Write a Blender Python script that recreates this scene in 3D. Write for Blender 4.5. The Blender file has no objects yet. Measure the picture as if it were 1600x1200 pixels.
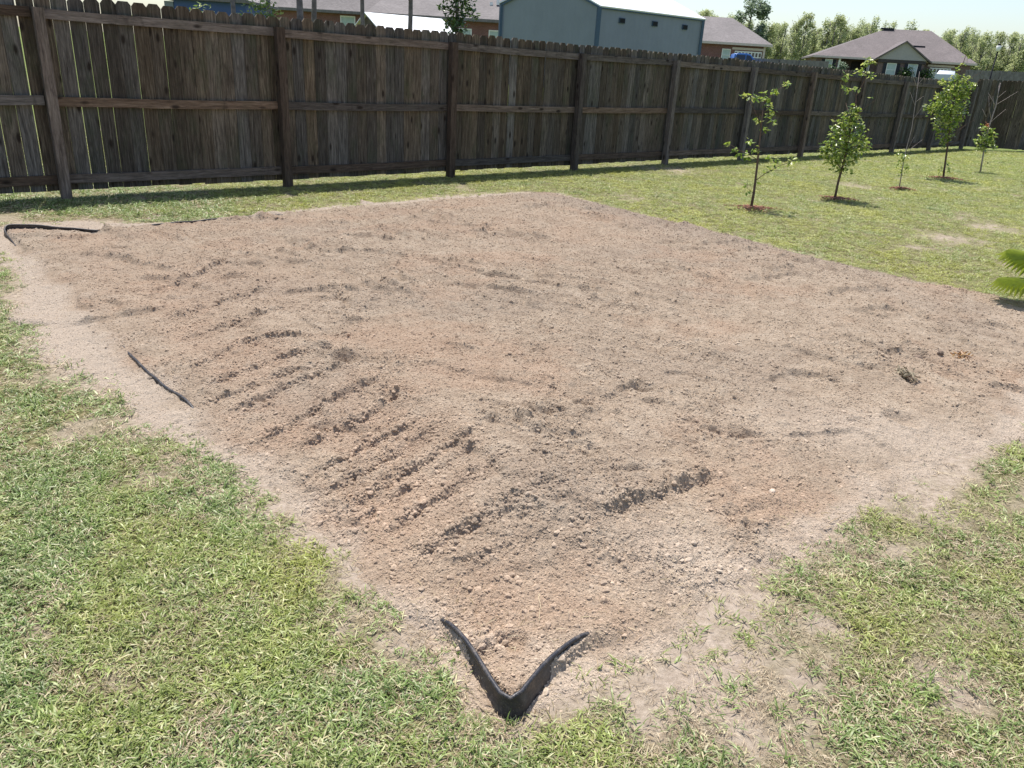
import bpy, math, random
import numpy as np
from mathutils import Vector, Matrix, Euler

random.seed(7)
RNG = np.random.default_rng(11)
scene = bpy.context.scene
C = scene.collection
R = math.radians

# ------------------------------------------------------------------ camera, sky, sun, exposure
cam_d = bpy.data.cameras.new('camera')
cam = bpy.data.objects.new('camera', cam_d)
C.objects.link(cam)
cam_d.sensor_width = 36.0
cam_d.lens = 27.31
cam_d.clip_start = 0.05
cam_d.clip_end = 3000
cam.matrix_world = (Matrix.Translation((0, 0, 1.5702)) @ Matrix.Rotation(math.pi / 2 - .3905, 4, 'X')
                    @ Matrix.Rotation(.0598, 4, 'Z'))
scene.camera = cam

SUN_EL = R(71)
SUN_DIR = Vector((-.38, .925, 0)).normalized() * math.cos(SUN_EL) + Vector((0, 0, math.sin(SUN_EL)))
world = bpy.data.worlds.new('World')
scene.world = world
world.use_nodes = True
wn = world.node_tree
wn.nodes.clear()
sky = wn.nodes.new('ShaderNodeTexSky')
sky.sky_type = 'NISHITA'
sky.sun_disc = False
sky.sun_elevation = SUN_EL
sky.sun_rotation = math.atan2(SUN_DIR.x, SUN_DIR.y)
sky.altitude = 20
sky.air_density = 1.0
sky.dust_density = 1.6
sky.ozone_density = 1.0
bg = wn.nodes.new('ShaderNodeBackground')
bg.inputs['Strength'].default_value = .135
wo = wn.nodes.new('ShaderNodeOutputWorld')
wn.links.new(sky.outputs[0], bg.inputs[0])
wn.links.new(bg.outputs[0], wo.inputs[0])

sun_d = bpy.data.lights.new('sun', 'SUN')
sun_d.energy = 4.8
sun_d.angle = R(.53)
sun_d.color = (1, .955, .89)
sun = bpy.data.objects.new('sun', sun_d)
C.objects.link(sun)
sun.rotation_euler = SUN_DIR.to_track_quat('Z', 'Y').to_euler()
sun.location = (0, 0, 30)

vs = scene.view_settings
vs.view_transform = 'Standard'
vs.look = 'None'
vs.gamma = 1
vs.exposure = 0.56
vs.use_curve_mapping = False

# ------------------------------------------------------------------ helpers
def tag(o, label=None, cat=None, group=None, kind=None):
    if label: o['label'] = label
    if cat: o['category'] = cat
    if group: o['group'] = group
    if kind: o['kind'] = kind
    return o

def empty(name, loc=(0, 0, 0), rz=0, parent=None):
    o = bpy.data.objects.new(name, None)
    C.objects.link(o)
    o.location = loc
    o.rotation_euler = (0, 0, rz)
    o.empty_display_size = .2
    if parent: o.parent = parent
    return o

def link(name, me, parent=None, loc=(0, 0, 0), rot=(0, 0, 0)):
    o = bpy.data.objects.new(name, me)
    C.objects.link(o)
    o.location = loc
    o.rotation_euler = rot
    if parent: o.parent = parent
    return o

class MB:
    def __init__(s): s.v = []; s.f = []
    def add(s, verts, faces):
        n = len(s.v)
        s.v += [tuple(map(float, p)) for p in verts]
        s.f += [tuple(i + n for i in f) for f in faces]
        return s
    def box(s, a, b):
        (x0, y0, z0), (x1, y1, z1) = a, b
        return s.add([(x0, y0, z0), (x1, y0, z0), (x1, y1, z0), (x0, y1, z0), (x0, y0, z1), (x1, y0, z1), (x1, y1, z1), (x0, y1, z1)],
                     [(0, 3, 2, 1), (4, 5, 6, 7), (0, 1, 5, 4), (1, 2, 6, 5), (2, 3, 7, 6), (3, 0, 4, 7)])
    def prism(s, prof, y0, y1):          # profile in x-z, extruded along y
        n = len(prof)
        v = [(x, y0, z) for x, z in prof] + [(x, y1, z) for x, z in prof]
        f = [tuple(range(n)), tuple(range(2 * n - 1, n - 1, -1))]
        f += [(i, i + n, (i + 1) % n + n, (i + 1) % n) for i in range(n)]
        return s.add(v, f)
    def slab(s, pts, th):                # polygon given a thickness downward along its normal
        P = [Vector(p) for p in pts]
        nrm = (P[1] - P[0]).cross(P[2] - P[0]).normalized()
        if nrm.z < 0: P.reverse(); nrm = -nrm
        n = len(P)
        Q = [p - nrm * th for p in P]
        f = [tuple(range(n)), tuple(range(2 * n - 1, n - 1, -1))]
        f += [(i, i + n, (i + 1) % n + n, (i + 1) % n) for i in range(n)]
        return s.add([tuple(p) for p in P + Q], f)
    def tube(s, pts, rad, n=6):
        P = [Vector(p) for p in pts]
        if not hasattr(rad, '__len__'): rad = [rad] * len(P)
        rings = []
        base = len(s.v)
        for i, p in enumerate(P):
            t = (P[min(i + 1, len(P) - 1)] - P[max(i - 1, 0)]).normalized()
            a = t.orthogonal().normalized() if i == 0 else (a - t * a.dot(t)).normalized()
            b = t.cross(a)
            for k in range(n):
                w = 2 * math.pi * k / n
                s.v.append(tuple(p + (a * math.cos(w) + b * math.sin(w)) * rad[i]))
        for i in range(len(P) - 1):
            for k in range(n):
                q = base + i * n
                s.f.append((q + k, q + (k + 1) % n, q + n + (k + 1) % n, q + n + k))
        s.f.append(tuple(base + k for k in reversed(range(n))))
        s.f.append(tuple(base + (len(P) - 1) * n + k for k in range(n)))
        return s
    def mesh(s, name, mat, smooth=False):
        me = bpy.data.meshes.new(name)
        me.from_pydata(s.v, [], s.f)
        me.validate(); me.update()
        if mat: me.materials.append(mat)
        if smooth: me.shade_smooth()
        return me
    def build(s, name, mat, parent=None, loc=(0, 0, 0), rot=(0, 0, 0), smooth=False):
        return link(name, s.mesh(name, mat, smooth), parent, loc, rot)

def np_mesh(name, verts, faces, mat, smooth=False, attrs=None):
    """verts (n,3); faces (m,k) all the same size"""
    me = bpy.data.meshes.new(name)
    n, m, k = len(verts), len(faces), faces.shape[1]
    me.vertices.add(n); me.vertices.foreach_set('co', np.ascontiguousarray(verts, dtype=np.float32).ravel())
    me.loops.add(m * k); me.loops.foreach_set('vertex_index', np.ascontiguousarray(faces, dtype=np.int32).ravel())
    me.polygons.add(m); me.polygons.foreach_set('loop_start', np.arange(0, m * k, k, dtype=np.int32))
    me.polygons.foreach_set('loop_total', np.full(m, k, dtype=np.int32))
    me.update(calc_edges=True)
    me.validate()
    if smooth: me.shade_smooth()
    for nm, arr in (attrs or {}).items():
        a = me.attributes.new(nm, 'FLOAT', 'POINT')
        a.data.foreach_set('value', np.ascontiguousarray(arr, dtype=np.float32))
    if mat: me.materials.append(mat)
    return me

# ---- numpy noise
def _h(ix, iy, seed):
    h = (ix.astype(np.int64) * 374761393 + iy.astype(np.int64) * 668265263 + seed * 974711) & 0xffffffff
    h = ((h ^ (h >> 13)) * 1274126177) & 0xffffffff
    return ((h ^ (h >> 16)) & 0xffff) / 65535.0
def perlin(x, y, seed=0):
    x0 = np.floor(x); y0 = np.floor(y); fx = x - x0; fy = y - y0
    u = fx * fx * fx * (fx * (fx * 6 - 15) + 10); v = fy * fy * fy * (fy * (fy * 6 - 15) + 10)
    def g(ix, iy, dx, dy):
        a = _h(ix, iy, seed) * 6.2831853
        return np.cos(a) * dx + np.sin(a) * dy
    n00 = g(x0, y0, fx, fy); n10 = g(x0 + 1, y0, fx - 1, fy)
    n01 = g(x0, y0 + 1, fx, fy - 1); n11 = g(x0 + 1, y0 + 1, fx - 1, fy - 1)
    return ((n00 * (1 - u) + n10 * u) * (1 - v) + (n01 * (1 - u) + n11 * u) * v) * 1.5
def fbm(x, y, f, o=4, seed=0, g=.5):
    r = 0; a = 1.
    for k in range(o):
        r = r + a * perlin(x * f + 17.3 * k, y * f - 9.1 * k, seed + k * 13); a *= g; f *= 2.03
    return r
def worley(x, y, seed=0):
    x0 = np.floor(x); y0 = np.floor(y); d = np.full(x.shape, 9.)
    for i in (-1, 0, 1):
        for j in (-1, 0, 1):
            cx = x0 + i; cy = y0 + j
            px = cx + _h(cx, cy, seed); py = cy + _h(cx, cy, seed + 71)
            d = np.minimum(d, (px - x) ** 2 + (py - y) ** 2)
    return np.sqrt(d)
def sstep(a, b, x):
    t = np.clip((x - a) / (b - a), 0, 1)
    return t * t * (3 - 2 * t)
def seg_dist(x, y, P):
    """unsigned distance to the polyline, signed side of the nearest segment, parameter along it"""
    best = np.full(x.shape, 1e9); side = np.zeros(x.shape); par = np.zeros(x.shape); L = 0; tot = 0
    for (ax, ay), (bx, by) in zip(P[:-1], P[1:]): tot += math.hypot(bx - ax, by - ay)
    for (ax, ay), (bx, by) in zip(P[:-1], P[1:]):
        dx, dy = bx - ax, by - ay; l = math.hypot(dx, dy)
        t = np.clip(((x - ax) * dx + (y - ay) * dy) / (l * l), 0, 1)
        qx = x - ax - t * dx; qy = y - ay - t * dy
        d = np.hypot(qx, qy); m = d < best
        best = np.where(m, d, best); side = np.where(m, (dx * (y - ay) - dy * (x - ax)) / l, side)
        par = np.where(m, (L + t * l) / tot, par); L += l
    return best, side, par
def poly_sd(x, y, P):
    """signed distance, positive inside"""
    d, _, _ = seg_dist(x, y, P + P[:1])
    ins = np.zeros(x.shape, bool)
    for (ax, ay), (bx, by) in zip(P, P[1:] + P[:1]):
        c = ((ay > y) != (by > y))
        with np.errstate(divide='ignore', invalid='ignore'):
            xi = (bx - ax) * (y - ay) / (by - ay if by != ay else 1e-9) + ax
        ins ^= c & (x < xi)
    return np.where(ins, d, -d)

# ------------------------------------------------------------------ materials
def new_mat(name):
    m = bpy.data.materials.new(name); m.use_nodes = True
    nt = m.node_tree; nt.nodes.clear()
    out = nt.nodes.new('ShaderNodeOutputMaterial')
    b = nt.nodes.new('ShaderNodeBsdfPrincipled')
    nt.links.new(b.outputs[0], out.inputs[0])
    return m, nt, b, out
def N(nt, t, **kw):
    n = nt.nodes.new(t)
    for k, v in kw.items(): setattr(n, k, v)
    return n
def L(nt, a, b): nt.links.new(a, b)
def ramp(nt, fac, stops):
    r = N(nt, 'ShaderNodeValToRGB')
    e = r.color_ramp.elements
    while len(e) < len(stops): e.new(.5)
    for i, (p, c) in enumerate(stops):
        e[i].position = p; e[i].color = (*c, 1)
    L(nt, fac, r.inputs[0]); return r.outputs[0]
def noise(nt, vec, scale, detail=4, rough=.55, dist=0):
    n = N(nt, 'ShaderNodeTexNoise'); n.inputs['Scale'].default_value = scale
    n.inputs['Detail'].default_value = detail; n.inputs['Roughness'].default_value = rough
    n.inputs['Distortion'].default_value = dist
    if vec is not None: L(nt, vec, n.inputs['Vector'])
    return n.outputs['Fac']
def mix(nt, fac, a, b, mode='MIX'):
    m = N(nt, 'ShaderNodeMix', data_type='RGBA', blend_type=mode)
    for s, v in ((0, fac), (6, a), (7, b)):
        if hasattr(v, 'is_linked'): L(nt, v, m.inputs[s])
        elif isinstance(v, tuple): m.inputs[s].default_value = (*v, 1)
        else: m.inputs[s].default_value = v
    return m.outputs[2]
def math_n(nt, op, a, b=None, clamp=False):
    m = N(nt, 'ShaderNodeMath', operation=op, use_clamp=clamp)
    for s, v in ((0, a), (1, b)):
        if v is None: continue
        if hasattr(v, 'is_linked'): L(nt, v, m.inputs[s])
        else: m.inputs[s].default_value = v
    return m.outputs[0]
def maprange(nt, v, a, b, c=0., d=1.):
    m = N(nt, 'ShaderNodeMapRange'); L(nt, v, m.inputs[0])
    for i, q in enumerate((a, b, c, d)): m.inputs[i + 1].default_value = q
    return m.outputs[0]
def bump(nt, h, b, strength=.5, dist=.01):
    n = N(nt, 'ShaderNodeBump'); n.inputs['Strength'].default_value = strength
    n.inputs['Distance'].default_value = dist
    L(nt, h, n.inputs['Height']); L(nt, n.outputs[0], b.inputs['Normal']); return n
def objvec(nt, scale=(1, 1, 1), randomise=True):
    t = N(nt, 'ShaderNodeTexCoord'); mp = N(nt, 'ShaderNodeMapping'); mp.inputs['Scale'].default_value = scale
    if randomise:
        oi = N(nt, 'ShaderNodeObjectInfo'); sc = N(nt, 'ShaderNodeVectorMath', operation='SCALE')
        cb = N(nt, 'ShaderNodeCombineXYZ')
        for k, mul in enumerate((37., 91., 53.)):
            L(nt, math_n(nt, 'MULTIPLY', oi.outputs['Random'], mul), cb.inputs[k])
        ad = N(nt, 'ShaderNodeVectorMath', operation='ADD')
        L(nt, t.outputs['Object'], ad.inputs[0]); L(nt, cb.outputs[0], ad.inputs[1])
        L(nt, ad.outputs[0], mp.inputs[0])
    else: L(nt, t.outputs['Object'], mp.inputs[0])
    return mp.outputs[0]

def plain(name, col, rough=.7, var=.15, scale=6, metal=0., bmp=0., spec=.3):
    m, nt, b, _ = new_mat(name)
    v = objvec(nt, randomise=True)
    f = noise(nt, v, scale, 5)
    lo = tuple(c * (1 - var) for c in col); hi = tuple(min(1, c * (1 + var)) for c in col)
    L(nt, ramp(nt, f, [(.3, lo), (.7, hi)]), b.inputs['Base Color'])
    b.inputs['Roughness'].default_value = rough; b.inputs['Metallic'].default_value = metal
    b.inputs['Specular IOR Level'].default_value = spec
    if bmp: bump(nt, noise(nt, v, scale * 6, 3), b, bmp, .01)
    return m

def wood_mat(name, stretch, c_dark, c_mid, c_light, green=.3, knots=True):
    """weathered timber; stretch = mapping scale, small along the grain"""
    m, nt, b, _ = new_mat(name)
    v = objvec(nt, stretch)
    oi = N(nt, 'ShaderNodeObjectInfo')
    g1 = noise(nt, v, 9, 7, .68, .6)
    g2 = noise(nt, v, 38, 4, .6, .3)
    col = ramp(nt, g1, [(.30, c_dark), (.5, c_mid), (.72, c_light)])
    # each board its own depth of weathering
    tone = maprange(nt, oi.outputs['Random'], 0, 1, .55, 1.35)
    hsv = N(nt, 'ShaderNodeHueSaturation'); L(nt, col, hsv.inputs['Color']); L(nt, tone, hsv.inputs['Value'])
    r2 = math_n(nt, 'FRACT', math_n(nt, 'MULTIPLY', oi.outputs['Random'], 17.31))
    L(nt, maprange(nt, r2, 0, 1, .5, 1.25), hsv.inputs['Saturation'])
    col = hsv.outputs[0]
    # algae and damp staining
    v2 = objvec(nt, (2.2, 2.2, .9))
    st = noise(nt, v2, 2.2, 5, .6, .4)
    col = mix(nt, math_n(nt, 'MULTIPLY', maprange(nt, st, .5, .7), green), col, (.045, .06, .028))
    st2 = noise(nt, v2, 3.1, 5, .65, .8)
    col = mix(nt, maprange(nt, st2, .56, .74, 0, .55), col, (.035, .026, .02))
    fine = ramp(nt, g2, [(.3, (.62, .62, .62)), (.6, (1.08, 1.08, 1.08))])
    col = mix(nt, 1.0, col, fine, 'MULTIPLY')
    if knots:
        vo = N(nt, 'ShaderNodeTexVoronoi'); vo.inputs['Scale'].default_value = 1.0
        kv = objvec(nt, tuple(q * w for q, w in zip((9., 9., 9.), [(1 if s > .5 else .42) for s in stretch])))
        L(nt, kv, vo.inputs['Vector'])
        kn = maprange(nt, vo.outputs['Distance'], .11, .24, 1, 0)
        sel = math_n(nt, 'GREATER_THAN', N(nt, 'ShaderNodeSeparateColor').outputs[0], .38)
        sc = sel.node.inputs[0].links[0].from_node
        L(nt, vo.outputs['Color'], sc.inputs[0])
        kn = math_n(nt, 'MULTIPLY', math_n(nt, 'MULTIPLY', kn, sel), .85)
        col = mix(nt, kn, col, (.016, .01, .007))
    L(nt, col, b.inputs['Base Color'])
    b.inputs['Roughness'].default_value = .88; b.inputs['Specular IOR Level'].default_value = .2
    bump(nt, math_n(nt, 'ADD', g1, g2), b, .5, .004)
    return m

M = {}
M['picket'] = wood_mat('weathered_picket', (6, 6, .35), (.040, .031, .023), (.11, .086, .065), (.225, .185, .142), .45)
M['post'] = wood_mat('weathered_post', (5, 5, .4), (.06, .039, .029), (.14, .098, .074), (.23, .17, .13), .12)
M['rail'] = wood_mat('weathered_rail', (.35, 5, 5), (.06, .041, .031), (.135, .097, .074), (.22, .165, .13), .15)

def sand_mat(name, crumb=False):
    m, nt, b, _ = new_mat(name)
    if crumb:
        geo = N(nt, 'ShaderNodeNewGeometry'); vec = geo.outputs['Position']
        def at(nm):
            a = N(nt, 'ShaderNodeAttribute', attribute_type='INSTANCER', attribute_name=nm); return a.outputs['Fac']
    else:
        geo = N(nt, 'ShaderNodeNewGeometry'); vec = geo.outputs['Position']
        def at(nm):
            a = N(nt, 'ShaderNodeAttribute', attribute_type='GEOMETRY', attribute_name=nm); return a.outputs['Fac']
    grit = noise(nt, vec, 140, 5, .7)
    mott = noise(nt, vec, 7, 8, .72, .6)
    col = ramp(nt, mott, [(.32, (.30, .228, .165)), (.5, (.385, .302, .222)), (.68, (.455, .37, .28))])
    col = mix(nt, math_n(nt, 'MULTIPLY', at('red'), .5), col, (.40, .265, .18))
    col = mix(nt, math_n(nt, 'MULTIPLY', at('moist'), .6), col, (.27, .215, .17))
    col = mix(nt, math_n(nt, 'MULTIPLY', at('pale'), .8), col, (.49, .405, .32))
    g = ramp(nt, grit, [(.28, (.66, .64, .62)), (.5, (1, 1, 1)), (.74, (1.26, 1.27, 1.3))])
    col = mix(nt, 1.0, col, g, 'MULTIPLY')
    if crumb:
        oi = N(nt, 'ShaderNodeObjectInfo')
        t = maprange(nt, oi.outputs['Random'], 0, 1, .9, 1.3)
        h = N(nt, 'ShaderNodeHueSaturation'); L(nt, col, h.inputs['Color']); L(nt, t, h.inputs['Value']); col = h.outputs[0]
    L(nt, col, b.inputs['Base Color'])
    b.inputs['Roughness'].default_value = .95; b.inputs['Specular IOR Level'].default_value = .12
    b.inputs['Diffuse Roughness'].default_value = .6
    fine = noise(nt, vec, 260, 4, .7)
    if not crumb:
        med = noise(nt, vec, 75, 5, .65)
        crs = noise(nt, vec, 30, 4, .65)
        bump(nt, math_n(nt, 'ADD', math_n(nt, 'MULTIPLY', crs, 1.8), math_n(nt, 'ADD', math_n(nt, 'MULTIPLY', med, 1.6), math_n(nt, 'MULTIPLY', fine, .5))), b, .85, .011)
    return m
M['sand'] = sand_mat('dug_sandy_soil')
M['crumb'] = sand_mat('soil_crumbs', True)

def ground_mat():
    m, nt, b, _ = new_mat('lawn_soil')
    geo = N(nt, 'ShaderNodeNewGeometry'); vec = geo.outputs['Position']
    a = N(nt, 'ShaderNodeAttribute', attribute_type='GEOMETRY', attribute_name='sandy')
    n1 = noise(nt, vec, 2.2, 6, .65, .4); n2 = noise(nt, vec, 38, 6, .7); n3 = noise(nt, vec, 160, 4, .7)
    soil = ramp(nt, n2, [(.3, (.235, .185, .14)), (.5, (.325, .265, .21)), (.7, (.42, .35, .285))])
    that = ramp(nt, n2, [(.32, (.07, .065, .03)), (.5, (.15, .14, .065)), (.68, (.26, .22, .13))])
    far = ramp(nt, n1, [(.3, (.10, .135, .035)), (.6, (.15, .18, .055)), (.75, (.22, .20, .09))])
    dist = N(nt, 'ShaderNodeVectorMath', operation='LENGTH'); L(nt, vec, dist.inputs[0])
    that = mix(nt, maprange(nt, dist.outputs['Value'], 8, 22), that, far)
    col = mix(nt, a.outputs['Fac'], that, soil)
    L(nt, col, b.inputs['Base Color']); b.inputs['Roughness'].default_value = .95
    b.inputs['Specular IOR Level'].default_value = .1
    bump(nt, math_n(nt, 'ADD', n2, math_n(nt, 'MULTIPLY', n3, .6)), b, .8, .012)
    return m
M['ground'] = ground_mat()

def blade_mat(name, stops, tonecol, gloss=.42, trans=.35):
    m, nt, b, out = new_mat(name)
    at = N(nt, 'ShaderNodeAttribute', attribute_type='GEOMETRY', attribute_name='var')
    it = N(nt, 'ShaderNodeAttribute', attribute_type='INSTANCER', attribute_name='tone')
    col = ramp(nt, at.outputs['Fac'], stops)
    col = mix(nt, math_n(nt, 'MULTIPLY', it.outputs['Fac'], .85), col, tonecol)
    oi = N(nt, 'ShaderNodeObjectInfo')
    h = N(nt, 'ShaderNodeHueSaturation'); L(nt, col, h.inputs['Color'])
    L(nt, maprange(nt, oi.outputs['Random'], 0, 1, .72, 1.25), h.inputs['Value'])
    col = h.outputs[0]
    L(nt, col, b.inputs['Base Color']); b.inputs['Roughness'].default_value = gloss
    b.inputs['Specular IOR Level'].default_value = .5
    tr = N(nt, 'ShaderNodeBsdfTranslucent'); L(nt, col, tr.inputs[0])
    ms = N(nt, 'ShaderNodeMixShader'); ms.inputs[0].default_value = trans
    L(nt, b.outputs[0], ms.inputs[1]); L(nt, tr.outputs[0], ms.inputs[2]); L(nt, ms.outputs[0], out.inputs[0])
    return m
M['blade'] = blade_mat('grass_blade', [(0, (.10, .165, .035)), (.3, (.19, .275, .07)), (.6, (.27, .35, .12)), (.82, (.38, .41, .20)), (1, (.52, .46, .28))], (.40, .40, .09), .45, .34)
M['straw'] = blade_mat('dead_grass_blade', [(0, (.24, .165, .10)), (.5, (.40, .31, .20)), (1, (.54, .46, .33))], (.20, .22, .06), .6, .2)

def leaf_mat(name, stops, gloss=.35, trans=.35):
    m, nt, b, out = new_mat(name)
    at = N(nt, 'ShaderNodeAttribute', attribute_type='GEOMETRY', attribute_name='var')
    col = ramp(nt, at.outputs['Fac'], stops)
    v = N(nt, 'ShaderNodeNewGeometry').outputs['Position']
    col = mix(nt, 1., col, ramp(nt, noise(nt, v, 30, 3), [(.3, (.8, .8, .8)), (.7, (1.15, 1.15, 1.15))]), 'MULTIPLY')
    L(nt, col, b.inputs['Base Color']); b.inputs['Roughness'].default_value = gloss
    b.inputs['Specular IOR Level'].default_value = .55
    tr = N(nt, 'ShaderNodeBsdfTranslucent'); L(nt, col, tr.inputs[0])
    ms = N(nt, 'ShaderNodeMixShader'); ms.inputs[0].default_value = trans
    L(nt, b.outputs[0], ms.inputs[1]); L(nt, tr.outputs[0], ms.inputs[2]); L(nt, ms.outputs[0], out.inputs[0])
    return m
M['sap_leaf'] = leaf_mat('sapling_leaf', [(0, (.09, .15, .025)), (.35, (.18, .27, .04)), (.65, (.34, .43, .07)), (1, (.52, .54, .17))], .27, .42)
M['dark_leaf'] = leaf_mat('shade_tree_leaf', [(0, (.03, .06, .018)), (.6, (.07, .13, .035)), (1, (.16, .24, .09))], .35)
M['shrub_leaf'] = leaf_mat('shrub_leaf', [(0, (.08, .14, .03)), (.5, (.18, .26, .06)), (1, (.38, .42, .15))], .4)
M['wood_leaf'] = leaf_mat('haze_paled_spring_leaf', [(0, (.24, .29, .14)), (.5, (.42, .47, .22)), (1, (.58, .61, .34))], .7, .5)  # spring green, made paler so distance haze sits in the leaf colour
M['big_leaf'] = leaf_mat('grey_green_leaf', [(0, (.12, .17, .11)), (.5, (.20, .27, .17)), (1, (.32, .38, .26))], .6, .45)
M['red_leaf'] = leaf_mat('new_red_leaf', [(0, (.22, .06, .02)), (1, (.42, .16, .05))], .4)
M['palm_leaf'] = leaf_mat('palm_leaf', [(0, (.12, .18, .012)), (.6, (.25, .31, .015)), (1, (.38, .42, .04))], .4, .4)
M['bark'] = plain('sapling_bark', (.13, .085, .065), .9, .4, 40, bmp=.4)
M['greybark'] = plain('grey_bark', (.17, .145, .14), .9, .4, 12, bmp=.5)
M['twig'] = plain('bare_twig', (.34, .28, .26), .7, .25, 60)
M['mulch'] = plain('red_brown_mulch', (.27, .135, .09), .95, .55, 60)
def dusty_plastic():
    m, nt, b, _ = new_mat('black_edging_plastic')
    vec = N(nt, 'ShaderNodeNewGeometry').outputs['Position']
    n1 = noise(nt, vec, 26, 6, .7, .4); n2 = noise(nt, vec, 180, 4, .7)
    col = mix(nt, maprange(nt, n1, .5, .72, 0, .55), (.018, .018, .023), (.20, .165, .135))
    col = mix(nt, maprange(nt, n2, .58, .68, 0, .5), col, (.26, .21, .17))
    L(nt, col, b.inputs['Base Color']); L(nt, maprange(nt, n1, .4, .7, .38, .8), b.inputs['Roughness'])
    bump(nt, n1, b, .35, .006)
    return m
M['plastic'] = dusty_plastic()
M['metal_wall'] = None

# ------------------------------------------------------------------ terrain functions
FO = np.array([-4.596, 7.965]); FA = .7619
FD = np.array([math.cos(FA), math.sin(FA)])          # along the fence
FN = np.array([FD[1], -FD[0]])                        # toward the yard
POST_S = [-4.95, -2.51, -.072, 2.349, 4.84, 7.38, 9.785, 12.288, 14.706, 17.1, 19.495, 21.949, 24.45]
Z_S = [-5, -.072, 2.35, 4.84, 7.38, 9.785, 12.29, 14.7, 19.5, 21.95, 25]
Z_Z = [.062, .0587, .0418, .0359, .026, .0225, .0135, -.002, -.044, -.061, -.07]
def ground_z(x, y):
    x = np.asarray(x, float); y = np.asarray(y, float)
    rx, ry = x - FO[0], y - FO[1]
    s = rx * FD[0] + ry * FD[1]; d = -(rx * FN[0] + ry * FN[1])       # d > 0 beyond the fence
    zf = np.interp(s, Z_S, Z_Z)
    w = np.exp(-(np.minimum(np.abs(d), 50) / 1.6) ** 2)
    far = .022 * np.clip(np.hypot(x, y) - 26, 0, 90) * 1.22
    far = far * sstep(.5, 12, np.where(d > 0, d, 0) + np.clip(y - 24.5, 0, 99))
    return zf * w + far + .012 * fbm(x, y, .45, 3, 5) * sstep(1., 3., np.abs(d) + 1) 
def gz(x, y): return float(ground_z(np.array([x]), np.array([y]))[0])

OUT = [(-4.45, 6.1), (-4.453, 6.546), (-4.317, 6.80), (-4.044, 7.0), (-3.619, 7.06), (-3.171, 7.28), (-3.01, 7.45), (-2.571, 7.899), (-2.207, 8.45), (-1.597, 9.039), (-0.93, 9.761), (-0.148, 10.323), (0.445, 10.553), (0.911, 9.947), (1.381, 9.208), (2.015, 8.634), (2.513, 7.889), (2.936, 7.254), (3.344, 6.806), (3.719, 6.428), (4.071, 6.106), (4.479, 5.656), (4.228, 4.926), (3.442, 4.163), (2.52, 3.468), (2.343, 3.377), (1.996, 3.172), (1.645, 2.9), (1.348, 2.619), (1.064, 2.356), (0.864, 2.206), (0.682, 2.07), (0.6, 1.93), (0.5, 1.8), (0.342, 1.74), (0.224, 1.633), (0.119, 1.57), (0.047, 1.525), (-0.04, 1.55), (-0.14, 1.66), (-0.20, 1.78), (-0.29, 1.907), (-0.42, 1.99), (-0.561, 2.154), (-0.776, 2.303), (-1.062, 2.532), (-1.251, 2.763), (-1.575, 3.016), (-1.838, 3.326), (-2.227, 3.592), (-2.592, 3.909), (-2.967, 4.349), (-3.42, 5.16), (-4.08, 5.75)]
EDGE = [(.046, 1.572), (-.165, 1.857), (-.323, 2.008), (-.517, 2.252), (-.951, 2.72), (-1.467, 3.234), (-1.70, 3.46), (-1.938, 3.701), (-2.715, 4.665), (-3.95, 6.02), (-4.235, 6.30), (-4.22, 6.36), (-3.606, 6.51), (-3.242, 6.91), (-2.539, 7.596), (-.93, 9.2), (.36, 10.3), (2.4, 8.2), (4.45, 5.75), (2.388, 3.632), (1.881, 3.238), (1.436, 2.849), (.754, 2.16), (.292, 1.846)]
PATCH = [(1.034, 2.008, .09), (0.544, 1.769, .13), (0.188, 1.6, .1), (-1.402, 2.639, .16), (-2.351, 3.528, .22), (0.386, 1.546, .1), (0.869, 1.745, .1), (1.299, 1.731, .12), (0.682, 1.526, .1), (1.442, 2.435, .12), (1.72, 2.83, .14), (-1.871, 2.944, .15), (-0.286, 1.777, .09), (-1.317, 1.768, .08), (-1.008, 1.592, .08), (4.922, 9.068, .5), (5.467, 13.412, .5), (-3.873, 7.014, .3), (2.47, 14.122, .8), (4.2, 8.3, .35), (5.9, 10.0, .5), (-4.6, 6.9, .4)]

FUR = [[(-1.618, 3.646), (-1.459, 3.98), (-1.175, 4.102)], [(-1.207, 3.166), (-1.083, 3.439), (-0.839, 3.682)], [(-1.019, 2.936), (-0.878, 3.227), (-0.627, 3.508)], [(-0.853, 2.908), (-0.659, 3.075), (-0.524, 3.292)], [(-0.733, 2.669), (-0.623, 2.85), (-0.401, 3.057)], [(-0.661, 2.579), (-0.499, 2.756), (-0.297, 3.023)], [(-0.542, 2.477), (-0.381, 2.686), (-0.146, 2.962)], [(-0.506, 2.385), (-0.367, 2.559), (-0.139, 2.829)], [(-0.381, 2.336), (-0.216, 2.529), (-0.003, 2.739)], [(-0.265, 2.164), (-0.061, 2.36), (0.151, 2.515)], [(-1.797, 4.05), (-1.618, 4.363), (-1.472, 4.643)], [(-2.386, 4.879), (-2.271, 5.222), (-2.186, 5.599)]]
FUR += [[(-1.45, 3.42), (-1.27, 3.70), (-1.02, 3.86)], [(-1.36, 3.26), (-1.18, 3.52), (-1.0, 3.66)], [(-2.05, 4.35), (-1.85, 4.75), (-1.7, 5.0)]]
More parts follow.
